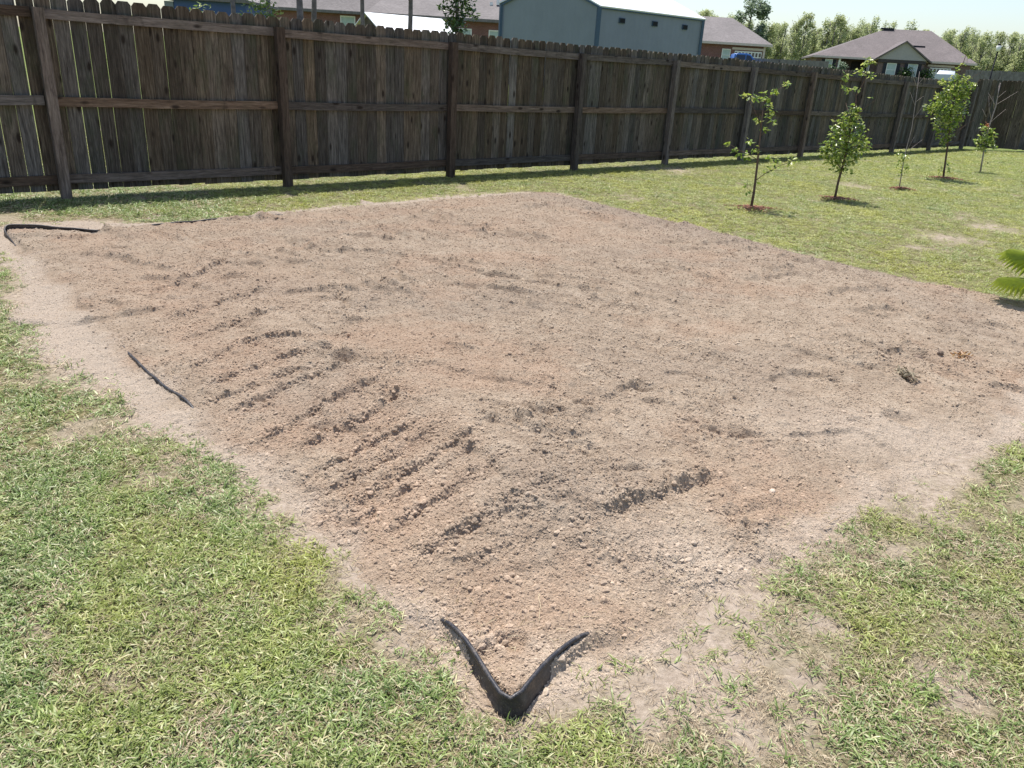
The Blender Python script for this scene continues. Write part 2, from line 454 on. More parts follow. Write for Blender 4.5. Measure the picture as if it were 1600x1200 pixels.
ARC = [[(-1.559, 5.95), (-1.132, 6.086), (-0.537, 5.797), (-0.089, 5.623)], [(1.041, 6.59), (1.418, 6.25), (1.757, 5.928), (1.726, 5.405)], [(-1.39, 7.859), (-0.591, 7.613), (-0.08, 7.312), (0.275, 6.873)], [(0.314, 8.582), (0.79, 8.365), (1.146, 7.903)], [(-1.291, 4.425), (-1.138, 4.277), (-0.934, 4.202)], [(-1.254, 4.823), (-1.17, 4.912), (-1.007, 4.735)], [(-1.134, 4.579), (-1.0, 4.419), (-0.918, 4.495)], [(-0.467, 3.741), (-0.126, 3.623), (0.134, 3.542)], [(0.802, 3.941), (0.983, 3.969), (1.056, 3.819)], [(0.645, 3.538), (0.828, 3.489)], [(-0.556, 5.988), (-0.245, 5.864)], [(-3.299, 5.721), (-2.909, 5.617)], [(-1.373, 7.087), (-0.959, 6.671)], [(1.391, 8.736), (1.64, 8.11)], [(0.906, 3.253), (1.134, 3.218)], [(1.288, 3.238), (1.627, 3.349), (1.724, 3.218)], [(0.454, 3.549), (0.638, 3.739), (0.711, 3.667)], [(0.131, 3.183), (0.25, 3.232), (0.367, 3.214)], [(0.214, 3.006), (0.29, 2.872), (0.37, 2.871)], [(0.437, 2.732), (0.575, 2.8)], [(-3.15, 6.578), (-2.719, 6.201)], [(-1.994, 6.053), (-1.603, 5.739)], [(-0.236, 5.68), (0.006, 5.644)], [(0.031, 8.682), (0.328, 9.191)], [(0.513, 5.334), (0.848, 5.1)], [(2.216, 5.948), (2.334, 5.711)], [(2.789, 5.639), (2.822, 5.195)], [(2.303, 5.239), (2.531, 5.141)], [(3.118, 5.251), (3.284, 5.144)], [(0.778, 4.564), (1.102, 4.392)], [(-0.252, 2.918), (-0.078, 2.722), (0.005, 2.538)], [(-0.143, 2.271), (0.033, 2.369), (0.148, 2.341)], [(-0.173, 2.122), (0.036, 2.214)], [(2.39, 4.612), (2.523, 4.311)], [(-2.596, 5.149), (-2.321, 5.128), (-2.035, 4.954)], [(-2.847, 7.241), (-2.454, 7.523)]]
TRENCH = [(0.382, 2.414), (0.491, 2.538), (0.63, 2.646), (0.725, 2.755), (0.834, 2.778)]
_g = random.Random(29)
for _i in range(95):
    _r = _g.uniform(2.9, 10); _t = _g.uniform(-.62, .62); _x, _y = _r * math.sin(_t), _r * math.cos(_t)
    _a = -.72 + _g.gauss(0, .35) if _g.random() < .75 else _g.uniform(-.2, .9)
    _l = _g.uniform(.08, .32) * (.6 + .07 * _r); _b = _g.uniform(-.5, .5)
    ARC.append([(_x - _l * math.cos(_a - _b), _y - _l * math.sin(_a - _b)), (_x, _y), (_x + _l * math.cos(_a + _b), _y + _l * math.sin(_a + _b))])
HOLES = [(-0.87, 3.748, .07, .07), (-1.0, 3.86, .05, .045), (0.348, 3.384, .045, .05), (0.146, 3.204, .05, .04), (0.33, 2.866, .05, .05), (0.666, 3.701, .05, .04), (-1.173, 6.95, .11, .07), (-0.893, 7.028, .09, .06), (-1.36, 6.87, .09, .06), (-0.822, 3.023, .05, .045), (-0.55, 3.25, .04, .035), (1.043, 3.206, .04, .04), (1.936, 3.533, .07, .04), (1.687, 3.427, .05, .03), (0.05, 1.78, .045, .035), (-.03, 1.72, .03, .025), (2.05, 4.2, .05, .03), (-2.0, 5.3, .08, .05), (-3.1, 5.9, .06, .04), (.55, 7.2, .08, .04), (1.7, 7.3, .08, .04)]

def sand_h(x, y, fine=True):
    sdo = poly_sd(x, y, OUT)
    sde = poly_sd(x, y, EDGE)
    wob = .07 * fbm(x, y, 1.7, 3, 21) + .035 * fbm(x, y, 7, 3, 22)
    dA = np.hypot(x - .046, y - 1.572); dB = np.hypot(x + 4.235, y - 6.32)
    near = np.minimum(sstep(.28, .75, dA), sstep(.5, 1.3, dB))
    wo = np.where(near > .99, 1, near)
    cover = sstep(-.10, .06, sdo + wob * wo * .6)
    w = .015 + .30 * near
    body = (.036 + .018 * near) * sstep(-1, .25, (sde + wob * near) / w)
    body = body * (near * sstep(-.10, .42, sdo) + 1 - near)
    rough = sstep(-.12, .08, sde + .35 * wob) * (1 - .75 * np.exp(-((x - 1.9) ** 2 + (y - 3.25) ** 2) / .5) * sstep(.7, .1, sde))
    h = ground_z(x, y) - .02 + .028 * cover + body * cover
    lump = sstep(.2, 1.2, sde)
    h = h + lump * (.035 + .035 * fbm(x, y, .55, 3, 31) + .02 * fbm(x, y, 1.8, 2, 33))
    # spine the rake rows run up to, and the heap behind the front corner
    d, s, t = seg_dist(x, y, [(-1.35, 4.15), (-.85, 3.72), (-.3, 3.2), (.05, 2.8), (.25, 2.45)])
    h = h + .045 * np.exp(-(d / .28) ** 2)
    h = h + .04 * np.exp(-((x - .12) ** 2 + (y - 2.45) ** 2) / .06)
    h = h - .03 * np.exp(-((x + .75) ** 2 / .25 + (y - 2.55) ** 2 / .25))
    if not fine: return h, rough, sdo, sde
    n_along = fbm(x, y, 9, 3, 41)
    jag = .018 * fbm(x, y, 5, 2, 43) + .007 * fbm(x, y, 20, 3, 44)
    def scarp(P, A, wdt, fall=.10, drop=.02):
        m = (x > min(p[0] for p in P) - 1.0) & (x < max(p[0] for p in P) + 1.0) & (y > min(p[1] for p in P) - 1.0) & (y < max(p[1] for p in P) + 1.0)
        out = np.zeros(x.shape)
        if not m.any(): return out
        d, s, t = seg_dist(x[m], y[m], P)
        if P[-1][0] < P[0][0]: s = -s
        # beyond the ends, fade
        endf = np.exp(-np.clip(d - np.abs(s), 0, 9) ** 2 / .0012) * sstep(0, .12, t + .06) * sstep(0, .12, 1.06 - t)
        q = s + jag[m]
        up = np.exp(-np.clip(q, 0, 9) / fall) * sstep(-drop, drop, q)
        dn = np.exp(-np.clip(-q, 0, 9) / wdt) * sstep(drop, -drop, q)
        am = A * np.clip(.9 + .8 * n_along[m], .3, 1.6)
        out[m] = am * endf * (up * .75 - dn * .6)
        return out
    for P in FUR: h = h + scarp(P, .026, .045, .10, .016)
    for i, P in enumerate(ARC):
        far = math.hypot(*P[0])
        h = h + scarp(P, .012 + .0030 * far, .03 + .005 * far, .08 + .008 * far, .010 + .002 * far)
    h = h + scarp(TRENCH, .052, .06, .16, .022)
    for hx, hy, r, dp in HOLES:
        qx, qy = x - hx, y - hy
        dd = np.hypot(qx, qy) + jag * .9
        dp *= .8
        h = h - dp * np.exp(-(dd / r) ** 2.6) + dp * .35 * np.exp(-((dd - r * 1.35) / (r * .4)) ** 2)
    # fine drag streaks across the far half, curving
    ca, sa = .75, -.66
    u = x * ca + y * sa; v = -x * sa + y * ca
    v = v + .25 * np.sin(u * .9) + .12 * fbm(x, y, .8, 2, 55)
    st = perlin(u * 2.3, v * 13, 61) + .5 * perlin(u * 4, v * 29, 62)
    zone = sstep(3.4, 5.2, y + .5 * x) * (.4 + .6 * sstep(-.2, .3, fbm(x, y, .7, 2, 63)))
    h = h + rough * zone * .022 * st
    # broad scrape lines, front right
    u2 = x * .9 + y * .43; v2 = -x * .43 + y * .9
    h = h + rough * (1 - zone) * .006 * perlin(u2 * 2.5, v2 * 16, 66)
    # crumbly structure

    wv = worley(x * 26 + .4 * perlin(x * 20, y * 20, 3), y * 26, 71)
    patchy = .45 + .9 * sstep(-.1, .5, fbm(x, y, 2.4, 3, 73))
    rr_ = np.hypot(x, y); ff = np.clip(3.6 / rr_, .5, 1.1)
    h = h + ff * rough * patchy * (.0105 * (.55 - wv) + .006 * fbm(x, y, 42, 3, 75) + .006 * fbm(x, y, 11, 2, 76))
    wb = worley(x * 9, y * 9, 78)
    h = h + rough * np.clip(5 / rr_, .5, 1) * .013 * sstep(.42, .12, wb) * sstep(.15, .5, fbm(x, y, 1.7, 2, 79))
    h = h + ff * (.65 + .35 * rough) * .0045 * (.6 - worley(x * 60, y * 60, 97))
    h = h + (1 - rough) * (.0045 * fbm(x, y, 30, 3, 77) + .004 * (.5 - worley(x * 24, y * 24, 99)) + .006 * fbm(x, y, 7, 2, 80))
    # broken clods along the foot of each rake row and scrape
    near = np.full(x.shape, 9.)
    for P in FUR + [TRENCH]: near = np.minimum(near, seg_dist(x, y, P)[0])
    w2 = worley(x * 38, y * 38, 93)
    h = h + .006 * np.exp(-(near / .05) ** 2) * (.6 - w2)
    return h, rough, sdo, sde

def sand_tints(x, y, sdo, sde, rough):
    red = .8 * sstep(-.1, .9, fbm(x, y, .9, 4, 81) + .35 * fbm(x, y, 5, 3, 82))
    red = np.maximum(red, .9 * np.exp(-((x + .5) ** 2 / .12 + (y - 2.35) ** 2 / .08)))
    red = np.maximum(red, .7 * np.exp(-((x - .0) ** 2 / .03 + (y - 1.9) ** 2 / .1)))
    red = np.maximum(red, .8 * np.exp(-((x - .3) ** 2 / 1.2 + (y - 7.6) ** 2 / 1.0)) * (.6 + .5 * fbm(x, y, 3, 3, 83)))
    red = np.maximum(red, .6 * np.exp(-((x + 2.2) ** 2 / .9 + (y - 5.1) ** 2 / .6)))
    moist = sstep(.1, .6, fbm(x, y, 1.1, 4, 85)) * .6 
    moist = np.maximum(moist, 1.0 * np.exp(-((x - .15) ** 2 / .10 + (y - 2.5) ** 2 / .10)))
    moist = moist * .6 * sstep(0, .3, sde)
    red = np.maximum(red, .75 * sstep(.05, .3, sde) * sstep(1.0, .45, sde) * sstep(.1, -.3, x) * (.65 + .7 * fbm(x, y, 2.5, 3, 84)))
    moist = np.maximum(moist, .8 * sstep(1.4, .2, sde) * sstep(5.5, 7.5, y) * sstep(-.8, .8, x))
    pale = sstep(.06, -.12, sde + .12 * fbm(x, y, 3, 3, 87)) * sstep(-.3, .1, sdo)
    pale = np.maximum(pale, .9 * np.exp(-((x - 1.9) ** 2 / .5 + (y - 3.35) ** 2 / .06)))
    pale = np.maximum(pale, .8 * np.exp(-((x - .65) ** 2 / .06 + (y - 2.25) ** 2 / .03)))
    fade = 1 - .6 * pale
    return np.clip(red, 0, 1) * fade, np.clip(moist, 0, 1) * fade * (1 - .5 * red), np.clip(pale, 0, 1)

# ------------------------------------------------------------------ ground sheet
def polar(rs, th):
    rr, tt = np.meshgrid(rs, th, indexing='ij')
    return rr * np.sin(tt), rr * np.cos(tt)
def grid_faces(nr, nt_, closed=False):
    i = np.arange(nr - 1)[:, None]; j = np.arange(nt_ if closed else nt_ - 1)[None, :]
    j2 = (j + 1) % nt_
    a = i * nt_ + j; b = i * nt_ + j2; c = (i + 1) * nt_ + j2; d = (i + 1) * nt_ + j
    return np.stack([np.broadcast_to(q, a.shape).ravel() for q in (a, d, c, b)], 1)
th = np.linspace(-math.pi, math.pi, 720, endpoint=False)
rs = np.concatenate([[.02], np.geomspace(.5, 30, 190), np.geomspace(31, 900, 50)])
gx, gy = polar(rs, th)
sdo = poly_sd(gx, gy, OUT)
bigz = ground_z(gx, gy) + .006 * fbm(gx, gy, 5, 3, 91)
bigz -= .10 * sstep(.16, .4, sdo)
def patches(x, y):
    p = np.zeros(x.shape)
    for px, py, r in PATCH: p = np.maximum(p, np.exp(-((x - px) ** 2 + (y - py) ** 2) / (r * r)))
    return p
def lawn_density(x, y, sdo):
    n1 = fbm(x, y, .9, 3, 101); n2 = fbm(x, y, 3.2, 3, 102); n3 = fbm(x, y, 9, 2, 103)
    r = np.hypot(x, y)
    left = sstep(.2, -.6, x); 
    wid = .16 + .22 * (1 - sstep(5, 7, y + .3 * x)) * (1 - .55 * left * sstep(3.2, 2.4, y))
    d = sstep(-.02, 1, (-sdo + .20 + .08 * left + .20 * n1 + .12 * n2) / wid)
    full = np.clip(.92 + .45 * n1 + .45 * n2 + .3 * n3, 0, 1.3)
    thin = 1 - .42 * sstep(.15, .6, x) * sstep(3.6, 2.6, y) * sstep(.8, 1.2, r)
    return np.clip(d * full * thin * (1 - .8 * patches(x, y)), 0, 1.2)
dens = lawn_density(gx, gy, sdo)
sandy = np.clip(sstep(.6, .0, dens) * sstep(60, 20, np.hypot(gx, gy)) , 0, 1)
sandy = np.maximum(sandy, sstep(-.16, .02, sdo))
me = np_mesh('ground', np.stack([gx.ravel(), gy.ravel(), bigz.ravel()], 1), grid_faces(len(rs), len(th), True), M['ground'], True, {'sandy': sandy.ravel()})
ground = link('ground', me); tag(ground, kind='structure')

# ------------------------------------------------------------------ dug sandy soil
NT_, NR_ = 900, 860
th = np.linspace(R(-46), R(52), NT_)
dep = np.linspace(0, 1, NR_)
r0, r1 = 1.42, 10.9
ang = math.atan(r0 / 1.57) + (math.atan(r1 / 1.57) - math.atan(r0 / 1.57)) * dep
r_ang = 1.57 * np.tan(ang); r_log = r0 * (r1 / r0) ** dep
rs = .5 * r_ang + .5 * r_log
sx, sy = polar(rs, th)
h, rough, so, se = sand_h(sx, sy)
red, moist, pale = sand_tints(sx, sy, so, se, rough)
F = grid_faces(NR_, NT_)
keep = (so.ravel()[F] > -.2).any(1)
F = F[keep]
used, inv = np.unique(F, return_inverse=True)
V = np.stack([sx.ravel(), sy.ravel(), h.ravel()], 1)[used]
me = np_mesh('sandy_soil', V, inv.reshape(F.shape), M['sand'], False,
             {'red': red.ravel()[used], 'moist': moist.ravel()[used], 'pale': pale.ravel()[used]})
bed = link('sandy_soil', me)
tag(bed, kind='structure')
def H1(x, y): return float(sand_h(np.array([x]), np.array([y]))[0][0])

# ------------------------------------------------------------------ scatter (geometry nodes) for what nobody can count
def scatter(name, P, kind, rot, scale, tones, variants):
    me = bpy.data.meshes.new(name)
    me.vertices.add(len(P)); me.vertices.foreach_set('co', np.ascontiguousarray(P, dtype=np.float32).ravel())
    def fa(n, arr):
        a = me.attributes.new(n, 'FLOAT', 'POINT'); a.data.foreach_set('value', np.ascontiguousarray(arr, dtype=np.float32))
    a = me.attributes.new('pick', 'INT', 'POINT'); a.data.foreach_set('value', np.ascontiguousarray(kind, dtype=np.int32))
    a = me.attributes.new('rot', 'FLOAT_VECTOR', 'POINT'); a.data.foreach_set('vector', np.ascontiguousarray(rot, dtype=np.float32).ravel())
    fa('size', scale)
    for k, v in tones.items(): fa(k, v)
    me.update()
    col = bpy.data.collections.new(name + '_pieces')
    for i, o in enumerate(variants):
        o.name = '%s_piece_%02d' % (name, i); col.objects.link(o)
    ng = bpy.data.node_groups.new(name + '_scatter', 'GeometryNodeTree')
    ng.interface.new_socket('Geometry', in_out='INPUT', socket_type='NodeSocketGeometry')
    ng.interface.new_socket('Geometry', in_out='OUTPUT', socket_type='NodeSocketGeometry')
    gi = ng.nodes.new('NodeGroupInput'); go = ng.nodes.new('NodeGroupOutput')
    ci = ng.nodes.new('GeometryNodeCollectionInfo'); ci.inputs['Collection'].default_value = col
    ci.inputs['Separate Children'].default_value = True; ci.inputs['Reset Children'].default_value = True
    ip = ng.nodes.new('GeometryNodeInstanceOnPoints'); ip.inputs['Pick Instance'].default_value = True
    def na(nm, t):
        n = ng.nodes.new('GeometryNodeInputNamedAttribute'); n.data_type = t; n.inputs['Name'].default_value = nm
        return n.outputs['Attribute']
    ng.links.new(gi.outputs[0], ip.inputs['Points']); ng.links.new(ci.outputs[0], ip.inputs['Instance'])
    ng.links.new(na('pick', 'INT'), ip.inputs['Instance Index'])
    e2r = ng.nodes.new('FunctionNodeEulerToRotation')
    ng.links.new(na('rot', 'FLOAT_VECTOR'), e2r.inputs[0]); ng.links.new(e2r.outputs[0], ip.inputs['Rotation'])
    ng.links.new(na('size', 'FLOAT'), ip.inputs['Scale'])
    ng.links.new(ip.outputs[0], go.inputs[0])
    o = link(name, me)
    md = o.modifiers.new('scatter', 'NODES'); md.node_group = ng
    return o

def crumb_variants(n, mat, subdiv=1):
    import bmesh
    out = []
    for i in range(n):
        bm = bmesh.new(); bmesh.ops.create_icosphere(bm, subdivisions=subdiv, radius=.5)
        rr = random.Random(i * 7 + 3)
        for v in bm.verts:
            k = 1 + rr.uniform(-.28, .22); v.co *= k
        sx_, sy_, sz_ = rr.uniform(.8, 1.3), rr.uniform(.8, 1.2), rr.uniform(.5, .72)
        for v in bm.verts: v.co = Vector((v.co.x * sx_, v.co.y * sy_, v.co.z * sz_))
        me = bpy.data.meshes.new('crumb'); bm.to_mesh(me); bm.free(); me.materials.append(mat)
        out.append(bpy.data.objects.new('crumb', me))
    return out

# crumbs: density falls off with distance roughly as they stop being visible
def polar_points(n, ra, rb, ta, tb, power=1.0):
    r = ra * (rb / ra) ** (RNG.random(n) ** power)
    t = RNG.uniform(ta, tb, n)
    return r * np.sin(t), r * np.cos(t), r
x, y, r = polar_points(300000, 1.45, 10.6, R(-46), R(50))
hh, ro, so, se = sand_h(x, y)
clus = sstep(-.5, .6, fbm(x, y, 2.4, 3, 73) + .6 * fbm(x, y, 8, 2, 111))
rowd = np.full(x.shape, 9.)
for Q in FUR + [TRENCH]: rowd = np.minimum(rowd, seg_dist(x, y, Q)[0])
prob = np.where(so > -.05, .5, .08) + ro * (.15 + .85 * clus) + .6 * np.exp(-(rowd / .07) ** 2)
k = (RNG.random(len(x)) < prob) & (so > -.06)
x, y, r, hh, ro, so, se = (q[k] for q in (x, y, r, hh, ro, so, se))
red, moist, pale = sand_tints(x, y, so, se, ro)
size = .0033 + .0024 * RNG.pareto(2.4, len(x)) + .0009 * r
size = size * (1 + .5 * np.exp(-(rowd[k] / .05) ** 2))
size = np.clip(size, .003, .026) * np.where(ro > .5, 1, .7)
P = np.stack([x, y, hh + size * .04], 1)
crot = np.stack([RNG.normal(0, .35, len(x)), RNG.normal(0, .35, len(x)), RNG.uniform(0, 6.28, len(x))], 1)
crumbs = scatter('soil_crumbs', P, RNG.integers(0, 6, len(x)), crot, size,
                 {'red': red, 'moist': moist, 'pale': pale}, crumb_variants(6, M['crumb']))
tag(crumbs, 'loose crumbs and small clods lying all over the dug sandy bed', 'soil crumbs', kind='stuff')

# ------------------------------------------------------------------ grass
def tuft(n, lmin, lmax, wid, spread, lean, mat, seed, segs=3):
    g = np.random.default_rng(seed); V = []; F = []; var = []
    for i in range(n):
        a = g.uniform(0, 6.283); rr = spread * math.sqrt(g.random())
        bx, by = rr * math.cos(a), rr * math.sin(a)
        L_ = g.uniform(lmin, lmax); w = wid * g.uniform(.7, 1.25)
        d = g.uniform(0, 6.283); tilt = g.uniform(*lean); vv = g.random()
        dx, dy = math.cos(d), math.sin(d); tw = g.uniform(-.9, .9)
        px, py = -dy * math.cos(tw), dx * math.cos(tw); pz = math.sin(tw) * .7
        cx, cy, cz = bx, by, -.004; base = len(V); e = tilt
        for sgi in range(segs + 1):
            t = sgi / segs; ww = w * (1 - t ** 2.2) * (.75 + .5 * t) * .5
            if sgi == segs:
                V.append((cx, cy, cz)); var.append(vv)
            else:
                V += [(cx - px * ww, cy - py * ww, cz - pz * ww), (cx + px * ww, cy + py * ww, cz + pz * ww)]; var += [vv, vv]
            st = L_ / segs
            cx += dx * math.cos(e) * st; cy += dy * math.cos(e) * st; cz = max(.001, cz + math.sin(e) * st)
            e -= g.uniform(.2, .65)
        for sgi in range(segs - 1):
            q = base + sgi * 2; F += [(q, q + 1, q + 3), (q, q + 3, q + 2)]
        q = base + (segs - 1) * 2; F.append((q, q + 1, q + 2))
    me = np_mesh('tuft', np.array(V), np.array(F), mat, False, {'var': np.array(var)})
    return bpy.data.objects.new('tuft', me)
green = [tuft(19, .02, .05, .0054, .055, (.05, .8), M['blade'], i) for i in range(6)] + \
        [tuft(13, .025, .055, .0048, .03, (.4, 1.3), M['blade'], 20 + i) for i in range(3)]
dead = [tuft(14, .02, .055, .0036, .05, (.0, .5), M['straw'], 40 + i) for i in range(3)]

def grass_points(n, ra, rb, ta, tb, scl, seed):
    global RNG
    RNG = np.random.default_rng(seed)
    r = np.sqrt(RNG.uniform(ra * ra, rb * rb, n)); t = RNG.uniform(ta, tb, n)
    x, y = r * np.sin(t), r * np.cos(t)
    so = poly_sd(x, y, OUT)
    d = lawn_density(x, y, so)
    rx, ry = x - FO[0], y - FO[1]
    fd = rx * FN[0] + ry * FN[1]
    k = (RNG.random(n) < d * 1.05 + .30 * sstep(.12, -.25, so)) & (so < .12)
    mul = 1 - patches(x, y) * .3
    x, y, r, so, d, fd = (q[k] for q in (x, y, r, so, d, fd))
    isdead = RNG.random(len(x)) < np.clip(.10 + .95 * (1 - d) * 1.0, .08, .8)
    kind = np.where(isdead, 9 + RNG.integers(0, 3, len(x)), RNG.integers(0, 9, len(x)))
    upper = sstep(6.3, 8.2, y + .45 * x)
    tone = np.clip(.04 + .5 * fbm(x, y, 2.3, 3, 121) + .35 * fbm(x, y, .6, 2, 122) + .55 * upper, 0, 1)
    rot = np.stack([RNG.normal(0, .12, len(x)), RNG.normal(0, .12, len(x)), RNG.uniform(0, 6.28, len(x))], 1)
    size = scl * .86 * RNG.uniform(.6, 1.3, len(x)) * np.where((kind > 8) & (d < .4), .72, 1) * (1 - .25 * upper)
    P = np.stack([x, y, ground_z(x, y) + .003 + .004 * (so < 0)], 1)
    return P, kind, rot, size, tone
parts = [grass_points(24000, .95, 3.4, R(-52), R(56), .9, 1),
         grass_points(38000, 3.4, 8, R(-52), R(56), 1.1, 2),
         grass_points(72000, 8, 16, R(-46), R(52), 1.45, 3),
         grass_points(48000, 16, 28, R(-20), R(50), 2.0, 4)]
P, kind, rot, size, tone = (np.concatenate([p[i] for p in parts]) for i in range(5))
lawn = scatter('lawn_grass', P, kind, rot, size, {'tone': tone}, green + dead)
tag(lawn, 'short mown green grass with straw coloured thin patches around the sandy bed', 'grass', kind='stuff')

lx, ly, lr = polar_points(26000, 1.3, 9, R(-48), R(52))
lo_ = poly_sd(lx, ly, OUT); le_ = poly_sd(lx, ly, EDGE)
kk = RNG.random(len(lx)) < .30 * np.exp(-((lo_ - .02) / .16) ** 2) * (.4 + .9 * sstep(-.2, .4, fbm(lx, ly, 3, 2, 131)))
lx, ly, lo_ = lx[kk], ly[kk], lo_[kk]
lz = np.maximum(sand_h(lx, ly)[0], ground_z(lx, ly)) + .002
lrot = np.stack([RNG.normal(0, .15, len(lx)), RNG.normal(0, .15, len(lx)), RNG.uniform(0, 6.28, len(lx))], 1)
single = [tuft(3, .02, .07, .0032, .05, (.0, .18), M['straw'], 70 + i) for i in range(5)]
lit = scatter('straw_litter', np.stack([lx, ly, lz], 1), RNG.integers(0, 5, len(lx)), lrot, RNG.uniform(.5, 1.1, len(lx)), {'tone': RNG.random(len(lx)) * .3}, single)
tag(lit, 'dead grass stems scattered over the bare margin of the sandy bed', 'dead grass', kind='stuff')

# ------------------------------------------------------------------ landscape edging (black plastic, half buried)
def edge_path():
    key = [  # x, y, mode/height : absolute top above the sand or ground
        (-2.0, 8.13, -.03, 0), (-2.539, 7.596, .006, 0), (-2.9, 7.24, .012, 0), (-3.242, 6.93, .006, 0), (-3.42, 6.70, -.02, 0), (-3.55, 6.535, .004, 0), (-3.75, 6.475, .018, 0), (-4.0, 6.41, .032, 0), (-4.18, 6.355, .042, 0), (-4.236, 6.325, .045, 0), (-4.225, 6.26, .035, 0), (-4.10, 6.13, .015, 0), (-3.98, 6.0, -.01, 0),
        (-3.3, 5.3, -.05, 0), (-2.715, 4.665, -.04, 0), (-2.2, 4.02, -.02, 0), (-2.02, 3.80, .003, 0), (-1.938, 3.701, .009, 0), (-1.80, 3.55, .008, 0), (-1.66, 3.40, .012, 0), (-1.55, 3.305, .013, 0), (-1.467, 3.225, .007, 0), (-1.40, 3.16, -.03, 0),
        (-.951, 2.72, -.05, 0), (-.517, 2.252, -.03, 0), (-.323, 2.05, -.04, 0), (-.24, 1.96, -.05, 0), (-.17, 1.875, -.012, 0), (-.15, 1.845, .006, 0), (-.11, 1.79, .012, 0), (-.06, 1.71, .018, 0), (-.01, 1.625, .022, 0), (.044, 1.545, .020, 0), (.10, 1.63, .024, 0), (.15, 1.705, .02, 0), (.20, 1.765, .014, 0), (.25, 1.82, .003, 0), (.31, 1.87, -.02, 0),
        (.754, 2.16, -.05, 0), (1.25, 2.67, -.04, 0), (1.7, 3.08, -.03, 0), (1.881, 3.238, -.03, 0), (2.388, 3.632, -.05, 0)]
    pts = []
    for a, b in zip(key[:-1], key[1:]):
        n = max(2, int(math.hypot(b[0] - a[0], b[1] - a[1]) / .04))
        for i in range(n):
            t = i / n; pts.append([a[k] * (1 - t) + b[k] * t for k in range(3)])
    A = np.array(pts)
    for _ in range(1): A[1:-1] = .25 * A[:-2] + .5 * A[1:-1] + .25 * A[2:]
    base = np.maximum(sand_h(A[:, 0], A[:, 1], False)[0], ground_z(A[:, 0], A[:, 1]))
    # smooth the level
    dA = np.hypot(A[:, 0] - .046, A[:, 1] - 1.572)
    base = np.where(dA < .30, np.maximum(base, .042), base)
    for _ in range(6): base[1:-1] = .25 * base[:-2] + .5 * base[1:-1] + .25 * base[2:]
    A[:, 2] += base + .003 * np.sin(np.arange(len(A)) * .9)
    return A
EP = edge_path()
EP[:, 1] -= .028 * np.exp(-((EP[:, 0] - .046) ** 2 + (EP[:, 1] - 1.57) ** 2) / .015)
edging = empty('garden_edging', (0.046, 1.572, 0))
tag(edging, 'black plastic garden edging, half buried around the sandy bed with its front corner showing', 'edging')
off = Vector(edging.location)
mb = MB(); mb.tube([Vector(p) - off for p in EP], .0068, 8)
mb.build('edging_bead', M['plastic'], edging, smooth=True)
wall = MB(); n = len(EP); V = []; Fq = []
tn = np.gradient(EP[:, :2], axis=0); tn /= np.linalg.norm(tn, axis=1)[:, None]
nr = np.stack([tn[:, 1], -tn[:, 0]], 1)
prof = [(0.0, 0), (.003, -.02), (.008, -.04), (.016, -.07), (.024, -.12)]
for sgn in (1, -1):
    for i in range(n):
        for o_, z_ in prof:
            q = o_ + sgn * .0016 + .004 * math.sin(i * .37 + z_ * 30)
            V.append((EP[i, 0] + nr[i, 0] * q - off.x, EP[i, 1] + nr[i, 1] * q - off.y, EP[i, 2] + z_ - off.z))
m_ = len(prof)
for s_ in (0, 1):
    b0 = s_ * n * m_
    for i in range(n - 1):
        for j in range(m_ - 1):
            f = (b0 + i * m_ + j, b0 + i * m_ + j + 1, b0 + (i + 1) * m_ + j + 1, b0 + (i + 1) * m_ + j)
            Fq.append(f if s_ == 0 else f[::-1])
wall.add(V, Fq); wall.build('edging_strip', M['plastic'], edging, smooth=True)

# ------------------------------------------------------------------ wooden fence
def fpt(s, off=0.0):                     # point on the fence line; off > 0 toward the yard
    p = FO + FD * s + FN * off
    return float(p[0]), float(p[1])
def fz(s): return float(np.interp(s, Z_S, Z_Z))

